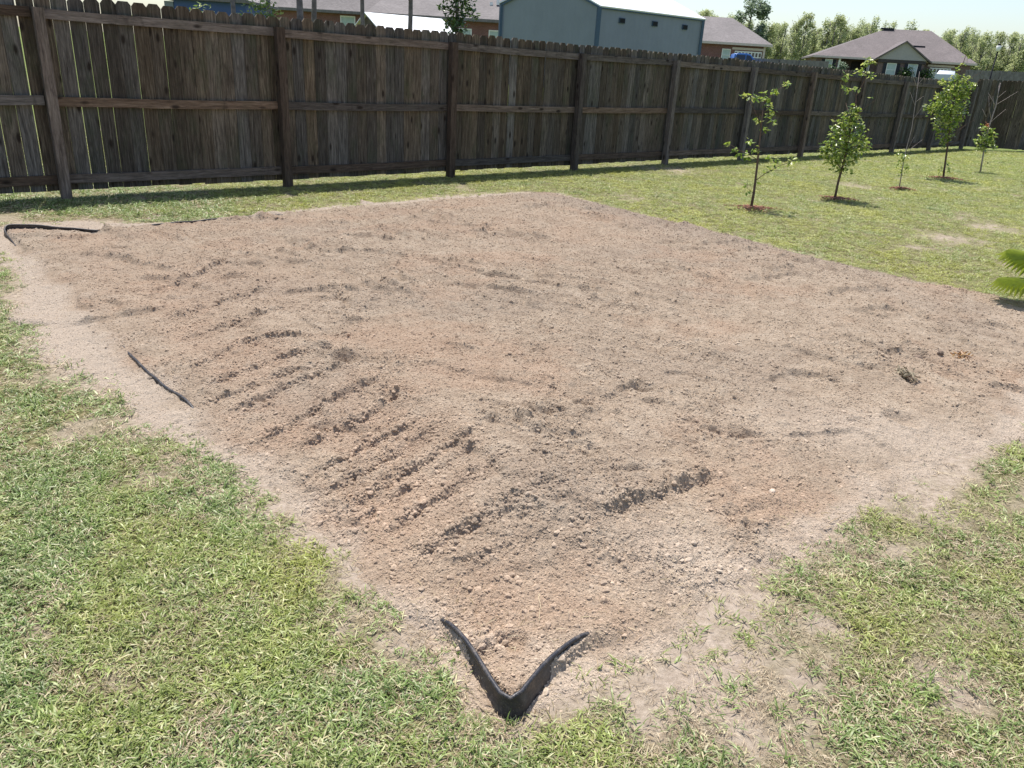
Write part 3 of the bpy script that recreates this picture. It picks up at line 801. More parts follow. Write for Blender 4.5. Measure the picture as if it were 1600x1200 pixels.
def picket_mesh(i, w=.138, h=1.80, th=.016):
    rr = random.Random(100 + i)
    c = .028 + rr.uniform(-.004, .004); hh = h + rr.uniform(-.006, .006); ww = w + rr.uniform(-.003, .003)
    prof = [(-ww / 2, 0), (ww / 2, 0), (ww / 2, hh - c * 1.25), (ww / 2 - c, hh), (-ww / 2 + c, hh), (-ww / 2, hh - c * 1.25)]
    mb = MB(); mb.prism(prof, -th / 2, th / 2)
    return mb.mesh('picket', M['picket'])
PM = [picket_mesh(i) for i in range(8)]
def build_fence(name, label, p0, d, nrm, s0, s1, posts, zf, htop, pick_h, seed, sides=1):
    """p0 origin, d along, nrm toward the yard; pickets on the far side of the rails"""
    fr = random.Random(seed)
    root = empty(name, (p0[0], p0[1], zf(0)), math.atan2(d[1], d[0]))
    nf = 1 if sides else 0
    tag(root, label, 'fence')
    # local frame: x along, y away from the yard
    z0 = zf(0)
    s = s0; meshes = PM
    while s < s1:
        me = meshes[fr.randrange(len(meshes))]
        lg = 1 if s < 5 else .45
        gap = max(0.0005, fr.gauss(.0060 if s < 2.5 else (.0032 if s < 7 else .0013), .0024))
        o = link('picket', me, root, (s + .07, .03 + fr.uniform(-.002, .003), zf(s) - z0 + .075 + fr.uniform(-.008, .008)),
                 (fr.uniform(-.003, .003), fr.uniform(-.0022, .0022), fr.uniform(-.03, .03)))
        o.scale = (1, 1, pick_h / 1.80)
        s += .139 + gap
    # posts
    pmb = []
    for k in range(3):
        rr = random.Random(k); mb = MB(); t = .046
        V = []; nz = 7
        for iz in range(nz):
            z = -.25 + (htop + .25) * iz / (nz - 1)
            for cx, cy in ((-t, -t), (t, -t), (t, t), (-t, t)):
                V.append((cx + rr.uniform(-.003, .003), cy + rr.uniform(-.003, .003), z))
        Fp = [(3, 2, 1, 0), tuple((nz - 1) * 4 + q for q in range(4))]
        for iz in range(nz - 1):
            for q in range(4):
                Fp.append((iz * 4 + q, iz * 4 + (q + 1) % 4, iz * 4 + 4 + (q + 1) % 4, iz * 4 + 4 + q))
        mb.add(V, Fp); pmb.append(mb.mesh('post', M['post']))
    for i, ps in enumerate(posts):
        o = link('post', pmb[i % 3], root, (ps, -.07, zf(ps) - z0), (fr.uniform(-.006, .006), fr.uniform(-.008, .008), fr.uniform(-.06, .06)))
        o.scale = (1, 1, 1 + fr.uniform(-.004, .006))
    # rails: one per bay and height
    for i in range(len(posts) - 1):
        a, b = posts[i] + .047, posts[i + 1] - .047
        for hz in (htop - .05, .93, .19):
            za, zb = zf(a) - z0 + hz + fr.uniform(-.008, .008), zf(b) - z0 + hz + fr.uniform(-.008, .008)
            L_ = b - a; mb = MB(); nx = 6; V = []
            for k in range(nx):
                t = k / (nx - 1); x_ = -L_ / 2 + L_ * t; sag = -.006 * math.sin(t * math.pi) * fr.uniform(.2, 1.6); yw = fr.uniform(-.003, .003)
                for cy, cz in ((-.019, -.044), (.019, -.044), (.019, .044), (-.019, .044)):
                    V.append((x_, cy + yw, cz + sag))
            Fr = [(0, 1, 2, 3), tuple((nx - 1) * 4 + q for q in (3, 2, 1, 0))]
            for k in range(nx - 1):
                for q in range(4):
                    Fr.append((k * 4 + q, k * 4 + 4 + q, k * 4 + 4 + (q + 1) % 4, k * 4 + (q + 1) % 4))
            mb.add(V, Fr)
            mb.build('rail', M['rail'], root, ((a + b) / 2, -.0, (za + zb) / 2), (0, -math.atan2(zb - za, L_), 0))
    return root
build_fence('wooden_fence', 'long weathered board fence with dog-eared pickets, posts and rails facing the sandy bed',
            FO, FD, FN, -5.3, 24.45, POST_S, fz, 1.755, 1.80, 5)
# side fence meeting it at the far right corner; its boards face the yard
cx_, cy_ = fpt(24.55)
build_fence('wooden_fence', 'dark board fence closing the yard at the far right, running off the picture edge',
            (cx_ + 9.6, cy_ - .14), (-1, .02), (-.02, -1), 0, 9.55, [9.5 - 2.44 * i for i in range(3, -1, -1)], lambda s: -.07, 1.80, 1.92, 9)

# ------------------------------------------------------------------ leaves and saplings
def leaf_cloud(pts, size, mat, droop=.3, seed=0, aspect=.62, varbias=None):
    """pts (n,3). each leaf: a folded, pointed blade of 4 triangles"""
    g = np.random.default_rng(seed); n = len(pts)
    L_ = size * g.uniform(.65, 1.3, n)
    az = g.uniform(0, 6.283, n); el = g.normal(-droop, .45, n); roll = g.normal(0, .6, n)
    d = np.stack([np.cos(az) * np.cos(el), np.sin(az) * np.cos(el), np.sin(el)], 1)
    side = np.stack([-np.sin(az), np.cos(az), np.zeros(n)], 1)
    up = np.cross(d, side); s2 = side * np.cos(roll)[:, None] + up * np.sin(roll)[:, None]
    u2 = np.cross(s2, d)
    w = (L_ * aspect / 2)[:, None]; Lc = L_[:, None]
    base = pts; mid = pts + d * Lc * .45 - u2 * 0; tip = pts + d * Lc
    l = pts + d * Lc * .42 + s2 * w + u2 * w * .35; r_ = pts + d * Lc * .42 - s2 * w + u2 * w * .35
    V = np.stack([base, l, tip, r_, mid], 1).reshape(-1, 3)
    i = np.arange(n)[:, None] * 5
    F = np.concatenate([i + np.array([0, 4, 1]), i + np.array([1, 4, 2]), i + np.array([4, 3, 2]), i + np.array([0, 3, 4])], 0)
    vv = g.random(n) if varbias is None else np.clip(g.normal(varbias, .22, n), 0, 1)
    return V, F, np.repeat(vv, 5)
def clusters(cl, dens, seed, flat=1.0):
    """cl: (x,y,z,rx,rz,n)"""
    g = np.random.default_rng(seed); out = []
    for x, y, z, rx, rz, n in cl:
        u = g.normal(0, 1, (int(n * dens), 3)); u /= np.maximum(np.linalg.norm(u, axis=1), .01)[:, None]
        rad = g.random(len(u)) ** .45
        out.append(np.array([x, y, z]) + u * rad[:, None] * np.array([rx, rx, rz]))
    return np.concatenate(out)
def tree_obj(name, label, cat, base, trunk, limbs, cl, lsize, leafm, barkm, seed, dens=1., trad=.014, group=None, aspect=.62, droop=.3):
    x0, y0 = base; z0 = gz(x0, y0)
    root = empty(name, (x0, y0, z0)); tag(root, label, cat, group)
    g = random.Random(seed)
    n = len(trunk)
    mb = MB(); mb.tube([(a, b, c - (.05 if i == 0 else 0)) for i, (a, b, c) in enumerate(trunk)], [trad * (1.15 - .85 * i / (n - 1)) for i in range(n)], 8)
    mb.build('trunk', barkm, root, smooth=True)
    for lb, r0 in limbs:
        mb = MB(); mb.tube(lb, [r0 * (1 - .75 * i / (len(lb) - 1)) for i in range(len(lb))], 5)
        mb.build('branch', barkm, root, smooth=True)
    if cl:
        P = clusters(cl, dens, seed)
        V, F, var = leaf_cloud(P, lsize, leafm, droop, seed, aspect)
        lo = link('leaves', np_mesh('leaves', V, F, leafm, False, {'var': var}), root); lo['kind'] = 'stuff'
    return root
def mulch(label, x, y, r, seed, elong=1.4):
    g = np.random.default_rng(seed); n = 330
    a = g.uniform(0, 6.283, n); rr = r * np.abs(g.normal(0, .62, n)) * (.75 + .35 * np.sin(a * 3 + seed))
    px_ = rr * np.cos(a) * elong; py_ = rr * np.sin(a)
    V = []; F = []
    for i in range(n):
        L_, w, t = g.uniform(.015, .045), g.uniform(.006, .014), g.uniform(.003, .007)
        az = g.uniform(0, 6.283); tl = g.normal(0, .25)
        M_ = Matrix.Translation((px_[i], py_[i], .008 + .022 * (1 - (rr[i] / r) ** 2) + g.uniform(0, .01))) @ Euler((tl, g.normal(0, .3), az)).to_matrix().to_4x4()
        b = len(V)
        for sx_ in (-1, 1):
            for sy_ in (-1, 1):
                for sz_ in (-1, 1): V.append(tuple(M_ @ Vector((sx_ * L_ / 2, sy_ * w / 2, sz_ * t / 2))))
        F += [tuple(b + q for q in f) for f in ((0, 1, 3, 2), (4, 6, 7, 5), (0, 4, 5, 1), (2, 3, 7, 6), (1, 5, 7, 3), (0, 2, 6, 4))]
    o = link('mulch', np_mesh('mulch', np.array(V), np.array(F), M['mulch']), None, (x, y, gz(x, y)))
    tag(o, label, 'mulch', 'mulch circles around the saplings', 'stuff')
    return o

# sapling 1: open, few leaves, side branches
X, Y = 2.951, 10.234
def rel(pts, X, Y, seed=0, jy=.0):
    g = random.Random(seed); return [(x - X, g.uniform(-jy, jy), z) for x, z in pts]
t1 = rel([(2.951, 0), (2.955, .22), (2.94, .52), (2.92, .81), (2.905, 1.04), (2.89, 1.3)], X, Y)
l1 = [(rel([(2.89, 1.3), (2.96, 1.38), (3.06, 1.47), (3.17, 1.55)], X, Y), .006),
      ([(2.905 - X, 0, 1.02), (2.8 - X, .03, 1.2), (2.7 - X, .05, 1.33), (2.62 - X, .05, 1.37)], .005),
      ([(2.92 - X, 0, .9), (2.99 - X, -.05, 1.02), (3.04 - X, -.06, 1.15)], .004),
      ([(2.925 - X, 0, .62), (2.8 - X, 0, .68), (2.68 - X, .02, .72), (2.54 - X, .03, .79)], .005),
      ([(2.945 - X, 0, .36), (3.05 - X, -.03, .46), (3.2 - X, -.05, .56), (3.42 - X, -.05, .66)], .006),
      ([(3.1 - X, -.04, .5), (3.25 - X, .0, .5), (3.45 - X, .02, .52)], .003),
      ([(2.95 - X, 0, .2), (2.86 - X, -.02, .26), (2.83 - X, -.02, .42)], .003)]
c1 = [(2.65, 1.36, .06, 10), (2.77, 1.35, .06, 12), (2.89, 1.37, .07, 16), (3.01, 1.44, .06, 14), (3.13, 1.54, .05, 12), (2.96, 1.27, .07, 16), (3.01, 1.18, .06, 14), (2.86, 1.09, .05, 9), (3.04, 1.1, .05, 9), (2.95, 1.0, .05, 8),
      (2.54, .80, .045, 7), (2.64, .74, .05, 8), (2.74, .68, .06, 9), (2.79, .84, .05, 10), (2.88, .75, .06, 11), (2.79, .64, .04, 5), (3.06, .66, .06, 9), (3.18, .63, .06, 9), (3.34, .64, .05, 8), (3.42, .67, .04, 6), (3.16, .54, .07, 8), (2.83, .29, .03, 3), (2.87, .20, .03, 3), (2.95, .36, .03, 3), (3.05, .5, .06, 5)]
tree_obj('sapling', 'nearest young tree, thin with few scattered leaves and a long low side branch', 'young tree', (X, Y), t1, l1,
         [(x - X, 0, z, r, r * .8, n) for x, z, r, n in c1], .062, M['sap_leaf'], M['bark'], 1, 1.25, .017, 'saplings along the back fence')
# sapling 2: dense oval crown, wispy leader
X, Y = 4.531, 11.596
t2 = rel([(4.531, 0), (4.53, .25), (4.55, .52), (4.55, .91), (4.55, 1.3), (4.53, 1.42), (4.6, 1.63), (4.61, 1.88)], X, Y)
g = random.Random(3); l2 = []
for i in range(14):
    z = .38 + i * .06; a = g.uniform(0, 6.28); ln = g.uniform(.18, .38)
    l2.append(([(0.01, 0, z), (math.cos(a) * ln * .5, math.sin(a) * ln * .5, z + .10), (math.cos(a) * ln, math.sin(a) * ln, z + .22)], .006))
l2.append(([(4.53 - X, 0, 1.42), (4.42 - X, 0, 1.5), (4.33 - X, .02, 1.66)], .004))
c2 = [(4.52, .72, .30, .26, 320), (4.5, .95, .25, .2, 200), (4.36, .62, .16, .16, 90), (4.70, .68, .16, .16, 90), (4.53, 1.12, .15, .16, 100), (4.56, 1.26, .08, .08, 28), (4.26, .72, .12, .1, 45), (4.53, .46, .16, .12, 60), (4.78, .80, .10, .1, 35), (4.36, .95, .08, .1, 25), (4.68, 1.0, .1, .12, 35),
      (4.33, 1.66, .07, .06, 14), (4.40, 1.5, .08, .05, 16), (4.5, 1.52, .06, .05, 10), (4.53, 1.74, .09, .08, 22), (4.58, 1.88, .07, .07, 16), (4.66, 1.7, .06, .06, 12), (4.66, 1.88, .04, .04, 6), (4.75, 1.42, .02, .02, 2)]
tree_obj('sapling', 'young tree with a dense oval crown low down and a wispy leafy tip, second nearest', 'young tree', (X, Y), t2, l2,
         [(x - X, 0, z, rx, rz, n) for x, z, rx, rz, n in c2], .062, M['sap_leaf'], M['bark'], 2, 1.15, .017, 'saplings along the back fence')
# sapling 3: tiny leafy foot with a tall bare whip
X, Y = 6.214, 13.279
t3 = rel([(6.214, 0), (6.19, .27), (6.17, .52), (6.18, .97), (6.14, 1.36), (6.09, 1.81)], X, Y)
l3 = [([(6.17 - X, 0, .5), (6.25 - X, 0, .66), (6.39 - X, 0, .80)], .004), ([(6.14 - X, 0, 1.36), (6.25 - X, 0, 1.46)], .004), ([(6.15 - X, 0, 1.30), (6.02 - X, 0, 1.5)], .004),
      ([(6.12 - X, 0, 1.55), (6.0 - X, 0, 1.75), (5.98 - X, 0, 1.82)], .004), ([(6.17 - X, 0, 1.1), (6.27 - X, 0, 1.3)], .003), ([(6.1 - X, 0, 1.6), (6.2 - X, 0, 1.76)], .003), ([(6.18 - X, 0, .6), (6.26 - X, 0, .86)], .003)]
c3 = [(6.08, .57, .06, 14), (6.18, .52, .07, 22), (6.15, .39, .09, 26), (6.25, .35, .06, 14), (6.2, .28, .07, 14), (6.12, .46, .08, 18)]
tree_obj('sapling', 'smallest sapling, a knee-high tuft of leaves below a bare whip of twigs', 'young tree', (X, Y), t3, l3,
         [(x - X, 0, z, r, r, n) for x, z, r, n in c3], .05, M['sap_leaf'], M['twig'], 3, 1., .009, 'saplings along the back fence')
# sapling 4: full crown, tallest
X, Y = 7.93, 15.279
t4 = rel([(7.93, 0), (7.88, .35), (7.83, .75), (7.75, 1.25), (7.74, 1.63), (7.73, 1.88), (7.76, 2.17)], X, Y)
g = random.Random(5); l4 = []
for i in range(16):
    z = .55 + i * .075; a = g.uniform(0, 6.28); ln = g.uniform(.2, .42); xo = -.05 - .12 * (z - .5)
    l4.append(([(xo, 0, z), (xo + math.cos(a) * ln * .5, math.sin(a) * ln * .5, z + .11), (xo + math.cos(a) * ln, math.sin(a) * ln, z + .24)], .006))
l4.append(([(7.74 - X, 0, 1.75), (7.82 - X, 0, 1.95), (7.80 - X, 0, 2.15)], .004))
c4 = [(7.68, 1.32, .33, .28, 380), (7.72, 1.05, .25, .2, 190), (7.72, 1.6, .25, .18, 190), (7.82, .8, .12, .14, 60), (7.76, .66, .09, .1, 26), (7.42, 1.2, .16, .10, 70), (7.32, 1.25, .08, .06, 24), (7.92, 1.55, .14, .16, 80), (8.0, 1.68, .08, .06, 22), (7.95, 1.18, .12, .14, 50), (7.62, .85, .1, .12, 34), (7.48, 1.7, .08, .06, 20), (7.66, 1.78, .1, .08, 30), (7.86, 1.78, .1, .08, 30), (7.52, 1.46, .12, .1, 50),
      (7.8, 2.12, .06, .05, 9), (7.72, 2.0, .07, .05, 9), (7.68, 1.9, .05, .05, 7), (7.95, .30, .05, .05, 7), (8.0, .18, .05, .04, 7), (7.80, .18, .05, .06, 8), (7.97, .42, .04, .04, 4)]
tree_obj('sapling', 'tallest young tree with the widest full green crown', 'young tree', (X, Y), t4, l4,
         [(x - X, 0, z, rx, rz, n) for x, z, rx, rz, n in c4], .068, M['sap_leaf'], M['bark'], 4, 1.15, .018, 'saplings along the back fence')
# sapling 5: small crown under bare forked twigs, red new leaves on top
X, Y = 9.617, 17.112
t5 = rel([(9.617, 0), (9.58, .31), (9.53, .69), (9.54, 1.01), (9.56, 1.32), (9.54, 1.5), (9.52, 1.76)], X, Y)
l5 = [(rel(p, X, Y), .006) for p in ([(9.54, 1.0), (9.64, 1.12), (9.78, 1.27)], [(9.55, 1.34), (9.7, 1.45), (9.92, 1.62)], [(9.55, 1.32), (9.46, 1.42), (9.33, 1.56)], [(9.54, 1.26), (9.50, 1.36), (9.44, 1.5)], [(9.54, 1.05), (9.44, 1.25), (9.36, 1.5)], [(9.55, 1.48), (9.68, 1.62)], [(9.42, 1.1), (9.30, 1.25)], [(9.54, 1.5), (9.50, 1.72)])]
c5 = [(9.53, .69, .18, .16, 120), (9.45, .9, .08, .08, 24), (9.62, .83, .09, .08, 26), (9.67, .6, .1, .08, 30), (9.49, .5, .12, .08, 36), (9.38, .62, .08, .07, 22), (9.74, .54, .07, .05, 12), (9.6, .44, .08, .05, 14), (9.72, .22, .04, .03, 3)]
s5 = tree_obj('sapling', 'farthest sapling near the fence corner, small crown below bare forked twigs', 'young tree', (X, Y), t5, l5,
         [(x - X, 0, z, rx, rz, n) for x, z, rx, rz, n in c5], .075, M['sap_leaf'], M['twig'], 5, 1.1, .016, 'saplings along the back fence')
P = clusters([(-.12, 0, .95, .07, .07, 18)], 1, 8); V, F, var = leaf_cloud(P, .06, None, .1, 8)
lo = link('leaves', np_mesh('leaves', V, F, M['red_leaf'], False, {'var': var}), s5); lo['label'] = 'reddish new leaves at the top'; lo['kind'] = 'stuff'
mulch('red-brown mulch around the foot of the nearest, sparsely leafed sapling', 2.99, 10.22, .26, 1, 1.5)
mulch('mulch under the dense oval sapling with the wispy tip', 4.56, 11.6, .24, 2, 1.5)
mulch('thin mulch around the smallest sapling', 6.23, 13.27, .16, 3, 1.6)
mulch('mulch under the tallest young tree with the widest crown', 7.93, 15.25, .30, 4, 1.5)

# ------------------------------------------------------------------ small palm at the right edge
def palm(x, y):
    z0 = H1(x, y) - .01
    root = empty('small_palm', (x, y, z0)); tag(root, 'small fan palm with bright yellow-green leaves at the right end of the sandy bed', 'palm')
    mb = MB(); mb.tube([(0, 0, -.05), (.01, 0, .04), (0, 0, .12)], [.045, .05, .03], 8); mb.build('trunk', M['bark'], root, smooth=True)
    def fan(az, el, ln, rad, tilt, seed):
        g = random.Random(seed)
        d = Vector((math.cos(az) * math.cos(el), math.sin(az) * math.cos(el), math.sin(el)))
        hub = Vector((0, 0, .10)) + d * ln
        mb = MB(); mb.tube([(0, 0, .08), Vector((0, 0, .10)) + d * ln * .55 + Vector((0, 0, .02)), hub], [.010, .007, .006], 5)
        mb.build('leaf_stalk', M['palm_leaf'], root, smooth=True)
        side = d.cross(Vector((0, 0, 1))).normalized(); up = side.cross(d).normalized()
        f0 = (d * math.cos(tilt) - up * math.sin(tilt)).normalized(); nn = side.cross(f0).normalized()
        nseg = 26; V = [tuple(hub)]; F = []; var = [.3]
        for k in range(nseg * 2 + 1):
            a = R(-115) + R(230) * k / (nseg * 2)
            dr = f0 * math.cos(a) + side * math.sin(a)
            fold = .010 if k % 2 else -.010
            for rr in (.40, .85):
                p = hub + dr * rad * rr + nn * (fold * rr * 1.6 - .06 * rr * rr); V.append(tuple(p)); var.append(.45 + .2 * g.random())
        for k in range(nseg * 2):
            a_ = 1 + k * 2; b_ = a_ + 2
            F += [(0, a_, b_, b_), (a_, a_ + 1, b_ + 1, b_)]
        for k in range(nseg):
            i0 = 1 + (2 * k) * 2 + 1; i1 = i0 + 2; i2 = i1 + 2
            a = R(-115) + R(230) * (2 * k + 1) / (nseg * 2)
            dr = f0 * math.cos(a) + side * math.sin(a); rt = rad * g.uniform(.92, 1.08)
            V.append(tuple(hub + dr * rt - nn * .11)); var.append(.9); t_ = len(V) - 1
            F += [(i0, i1, t_, t_), (i1, i2, t_, t_)]
        tri = [tuple(dict.fromkeys(f)) for f in F]
        me = bpy.data.meshes.new('leaf'); me.from_pydata(V, [], tri); me.update(); me.materials.append(M['palm_leaf'])
        at = me.attributes.new('var', 'FLOAT', 'POINT'); at.data.foreach_set('value', np.array(var, dtype=np.float32))
        link('leaf', me, root)
    fan(R(172), R(22), .36, .25, .35, 1)
    fan(R(125), R(38), .42, .25, .35, 2)
    fan(R(60), R(50), .45, .32, .6, 3)
    fan(R(-5), R(30), .42, .33, .5, 4)
    fan(R(-75), R(28), .38, .30, .45, 5)
    return root
palm(4.24, 5.84)

# ------------------------------------------------------------------ small things lying on the soil
def on_sand(x, y): return sand_h(np.array([x]), np.array([y]))[0][0]
def rock(name, label, cat, x, y, r, mat, seed, flat=.7):
    import bmesh
    bm = bmesh.new(); bmesh.ops.create_icosphere(bm, subdivisions=2, radius=1)
    g = random.Random(seed)
    for v in bm.verts: v.co = Vector((v.co.x * r, v.co.y * r * .8, v.co.z * r * flat)) * (1 + g.uniform(-.12, .12))
    me = bpy.data.meshes.new(name); bm.to_mesh(me); bm.free(); me.materials.append(mat); me.shade_smooth()
    o = link(name, me, None, (x, y, on_sand(x, y) + r * .3), (0, 0, g.uniform(0, 6))); tag(o, label, cat); return o
M['palerock'] = plain('pale_stone', (.52, .42, .33), .8, .15, 30, bmp=.3)
M['clod'] = plain('dark_clod', (.17, .125, .095), .95, .35, 60, bmp=.6)
rock('stone', 'small pale stone lying on the soil near the right front edge of the bed', 'stone', 1.053, 2.704, .016, M['palerock'], 1)
rock('soil_clod', 'dark grey clod of earth left of the dried plant clump', 'clod', 2.42, 4.42, .035, M['clod'], 2, .9)
rock('soil_clod', 'small dark clod lying right beside the fallen orange leaves', 'clod', 2.56, 4.45, .022, M['clod'], 3, .9)
def debris(name, label, cat, x, y, r, mat, n, size, seed, up=.5):
    root = empty(name, (x, y, on_sand(x, y))); tag(root, label, cat)
    P = clusters([(0, 0, r * up, r, r * up, n)], 1, seed)
    V, F, var = leaf_cloud(P, size, mat, -.2, seed, .35)
    lo = link('leaves', np_mesh('leaves', V, F, mat, False, {'var': var}), root); lo['kind'] = 'stuff'
    g = random.Random(seed)
    for i in range(4):
        a = g.uniform(0, 6.28)
        mb = MB(); mb.tube([(0, 0, -.01), (math.cos(a) * r * .5, math.sin(a) * r * .5, r * .5), (math.cos(a) * r * 1.1, math.sin(a) * r * 1.1, r * .4)], .0025, 4)
        mb.build('stem', M['bark'], root)
M['drygreen'] = leaf_mat('dried_weed', [(0, (.14, .115, .075)), (.6, (.24, .2, .13)), (1, (.36, .3, .2))], .7, .15)
M['orange'] = leaf_mat('orange_leaf', [(0, (.20, .10, .04)), (.6, (.36, .18, .06)), (1, (.45, .3, .08))], .5, .2)
debris('dried_weed', 'grey-green dried weed clump sticking out of the soil in the right half of the bed', 'weed', 2.193, 4.093, .07, M['drygreen'], 200, .028, 5, .45)
debris('leaf_litter', 'small heap of orange-brown leaves on the soil near the right edge', 'leaves', 2.704, 4.465, .055, M['orange'], 45, .03, 6, .3)
# the reddish chips at the foot of the palm
o = mulch('reddish mulch chips at the foot of the small palm', 4.02, 5.93, .13, 9, 1.2); o['group'] = 'mulch around the palm'

# ------------------------------------------------------------------ beyond the fence
def brick_mat(name, a, b_, scale=1.0):
    m, nt, b, _ = new_mat(name)
    t = N(nt, 'ShaderNodeTexCoord'); br = N(nt, 'ShaderNodeTexBrick'); mp = N(nt, 'ShaderNodeMapping')
    mp.inputs['Rotation'].default_value = (R(90), 0, 0)
    L(nt, t.outputs['Object'], mp.inputs[0]); L(nt, mp.outputs[0], br.inputs['Vector'])
    br.inputs['Scale'].default_value = 4.4 * scale; br.inputs['Color1'].default_value = (*a, 1); br.inputs['Color2'].default_value = (*b_, 1)
    br.inputs['Mortar'].default_value = (.3, .25, .22, 1); br.inputs['Mortar Size'].default_value = .018
    col = mix(nt, 1., br.outputs[0], ramp(nt, noise(nt, t.outputs['Object'], 1.2, 4), [(.3, (.8, .8, .8)), (.7, (1.1, 1.1, 1.1))]), 'MULTIPLY')
    L(nt, col, b.inputs['Base Color']); b.inputs['Roughness'].default_value = .9
    return m
def roof_mat(name, col):
    m, nt, b, _ = new_mat(name)
    t = N(nt, 'ShaderNodeTexCoord')
    br = N(nt, 'ShaderNodeTexBrick'); br.inputs['Scale'].default_value = 3.2
    br.inputs['Color1'].default_value = (*[c * .82 for c in col], 1); br.inputs['Color2'].default_value = (*[min(1, c * 1.15) for c in col], 1)
    br.inputs['Mortar'].default_value = (*[c * .6 for c in col], 1); br.inputs['Mortar Size'].default_value = .02
    L(nt, t.outputs['Object'], br.inputs['Vector'])
    n1 = noise(nt, t.outputs['Object'], .5, 5, .6, .6)
    c2 = mix(nt, 1., br.outputs[0], ramp(nt, n1, [(.3, (.82, .82, .82)), (.7, (1.12, 1.12, 1.12))]), 'MULTIPLY')
    L(nt, c2, b.inputs['Base Color']); b.inputs['Roughness'].default_value = .85
    return m
def ribbed_mat(name, col, rough=.5, axis=0, metal=0.):
    m, nt, b, _ = new_mat(name)
    t = N(nt, 'ShaderNodeTexCoord'); w = N(nt, 'ShaderNodeTexWave'); w.bands_direction = 'XYZ'[axis]
    w.inputs['Scale'].default_value = 1.1; w.inputs['Distortion'].default_value = 0
    L(nt, t.outputs['Object'], w.inputs['Vector'])
    n1 = noise(nt, t.outputs['Object'], .8, 4)
    L(nt, ramp(nt, n1, [(.3, tuple(c * .92 for c in col)), (.7, tuple(min(1, c * 1.06) for c in col))]), b.inputs['Base Color'])
    b.inputs['Roughness'].default_value = rough; b.inputs['Metallic'].default_value = metal
    bump(nt, w.outputs[0], b, .25, .02)
    return m
M['brick'] = brick_mat('red_brick', (.16, .055, .05), (.21, .08, .068))
M['brick2'] = brick_mat('brown_brick', (.12, .075, .072), (.17, .105, .095))
M['shingle'] = roof_mat('grey_shingle', (.165, .148, .146))
M['shingle2'] = roof_mat('brown_shingle', (.145, .122, .12))
M['trim'] = plain('pale_trim', (.55, .47, .43), .6, .08)
M['white'] = plain('white_paint', (.75, .74, .72), .5, .05)
M['glass'] = plain('window_glass', (.10, .14, .15), .12, .3, 2, spec=.8)
M['blind'] = plain('window_with_blinds', (.42, .5, .48), .35, .1, 3)
M['shutter'] = plain('dark_shutter', (.02, .022, .03), .6, .2)
M['dark'] = plain('dark_brown_matte', (.06, .05, .05), .9, .2)  # near-black brown on the front door, gable beam and garage door seams
M['mwall'] = ribbed_mat('blue_grey_metal_wall', (.185, .21, .245), .5)
M['mwall2'] = ribbed_mat('blue_grey_metal_side', (.18, .20, .25), .5)
M['mroof'] = ribbed_mat('pale_metal_roof', (.62, .64, .68), .45)
M['mtrim'] = plain('dark_blue_trim', (.055, .09, .14), .5, .1)
M['shedroof'] = ribbed_mat('white_metal_roof', (.8, .8, .8), .35)
M['shedwood'] = plain('dark_shed_boards', (.11, .085, .06), .9, .3, 5)
M['siding'] = plain('grey_siding', (.36, .335, .32), .8, .06)
M['bluewall'] = ribbed_mat('deep_blue_wall', (.035, .075, .22), .55)
M['fencefar'] = plain('grey_far_fence', (.17, .155, .15), .9, .3, 3)
M['carblue'] = plain('blue_car_paint', (.03, .12, .38), .25, .05, 2, spec=.7)
M['carsilver'] = plain('silver_car_paint', (.42, .46, .52), .28, .05, 2, spec=.6)
M['carglass'] = plain('dark_car_glass', (.01, .012, .016), .06, .1, 2, spec=.9)
M['rubber'] = plain('tyre_rubber', (.02, .02, .02), .8, .2)
M['black'] = plain('black_metal', (.012, .012, .016), .6, .1, spec=.15)

def box_part(name, mat, parent, a, b): return MB().box(a, b).build(name, mat, parent)

# metal building (plan is a parallelogram; gable end faces the yard)
Cc = Vector((3.31, 44.0, 0)); Lc = Vector((-1.74, 46.2, 0)); Rc = Vector((9.64, 49.3, 0)); Bc = Lc + (Rc - Cc)
zg = gz(4, 46); ze = 4.52; zr = 5.75
root = empty('metal_building', (Cc.x, Cc.y, zg)); tag(root, 'blue-grey metal building with pale roof and three small dark windows in its side wall', 'building')
o0 = Vector((Cc.x, Cc.y, zg))
def wallpoly(name, pts, mat, parent, o0, th=.12, inward=None):
    mb = MB(); P = [Vector(p) - o0 for p in pts]; nn = (P[1] - P[0]).cross(P[2] - P[0]).normalized()
    if inward is not None and nn.dot(inward) < 0: nn = -nn
    Q = [p + nn * th for p in P]; n = len(P)
    f = [tuple(range(n)), tuple(range(2 * n - 1, n - 1, -1))] + [(i, i + n, (i + 1) % n + n, (i + 1) % n) for i in range(n)]
    mb.add([tuple(p) for p in P + Q], f)
    import bmesh
    me = mb.mesh(name, mat); bm = bmesh.new(); bm.from_mesh(me); bmesh.ops.recalc_face_normals(bm, faces=bm.faces); bm.to_mesh(me); bm.free()
    return link(name, me, parent)
def Z(v, z): return Vector((v.x, v.y, z))
cen = (Cc + Bc) / 2
mL = (Lc + Cc) / 2; mR = (Rc + Bc) / 2
wallpoly('wall', [Z(Lc, zg - .3), Z(Cc, zg - .3), Z(Cc, ze), Z(mL, zr), Z(Lc, ze)], M['mwall'], root, o0, inward=cen - mL)
wallpoly('wall', [Z(Cc, zg - .3), Z(Rc, zg - .3), Z(Rc, ze), Z(Cc, ze)], M['mwall2'], root, o0, inward=cen - (Cc + Rc) / 2)
wallpoly('wall', [Z(Rc, zg - .3), Z(Bc, zg - .3), Z(Bc, ze), Z(mR, zr), Z(Rc, ze)], M['mwall'], root, o0, inward=cen - mR)
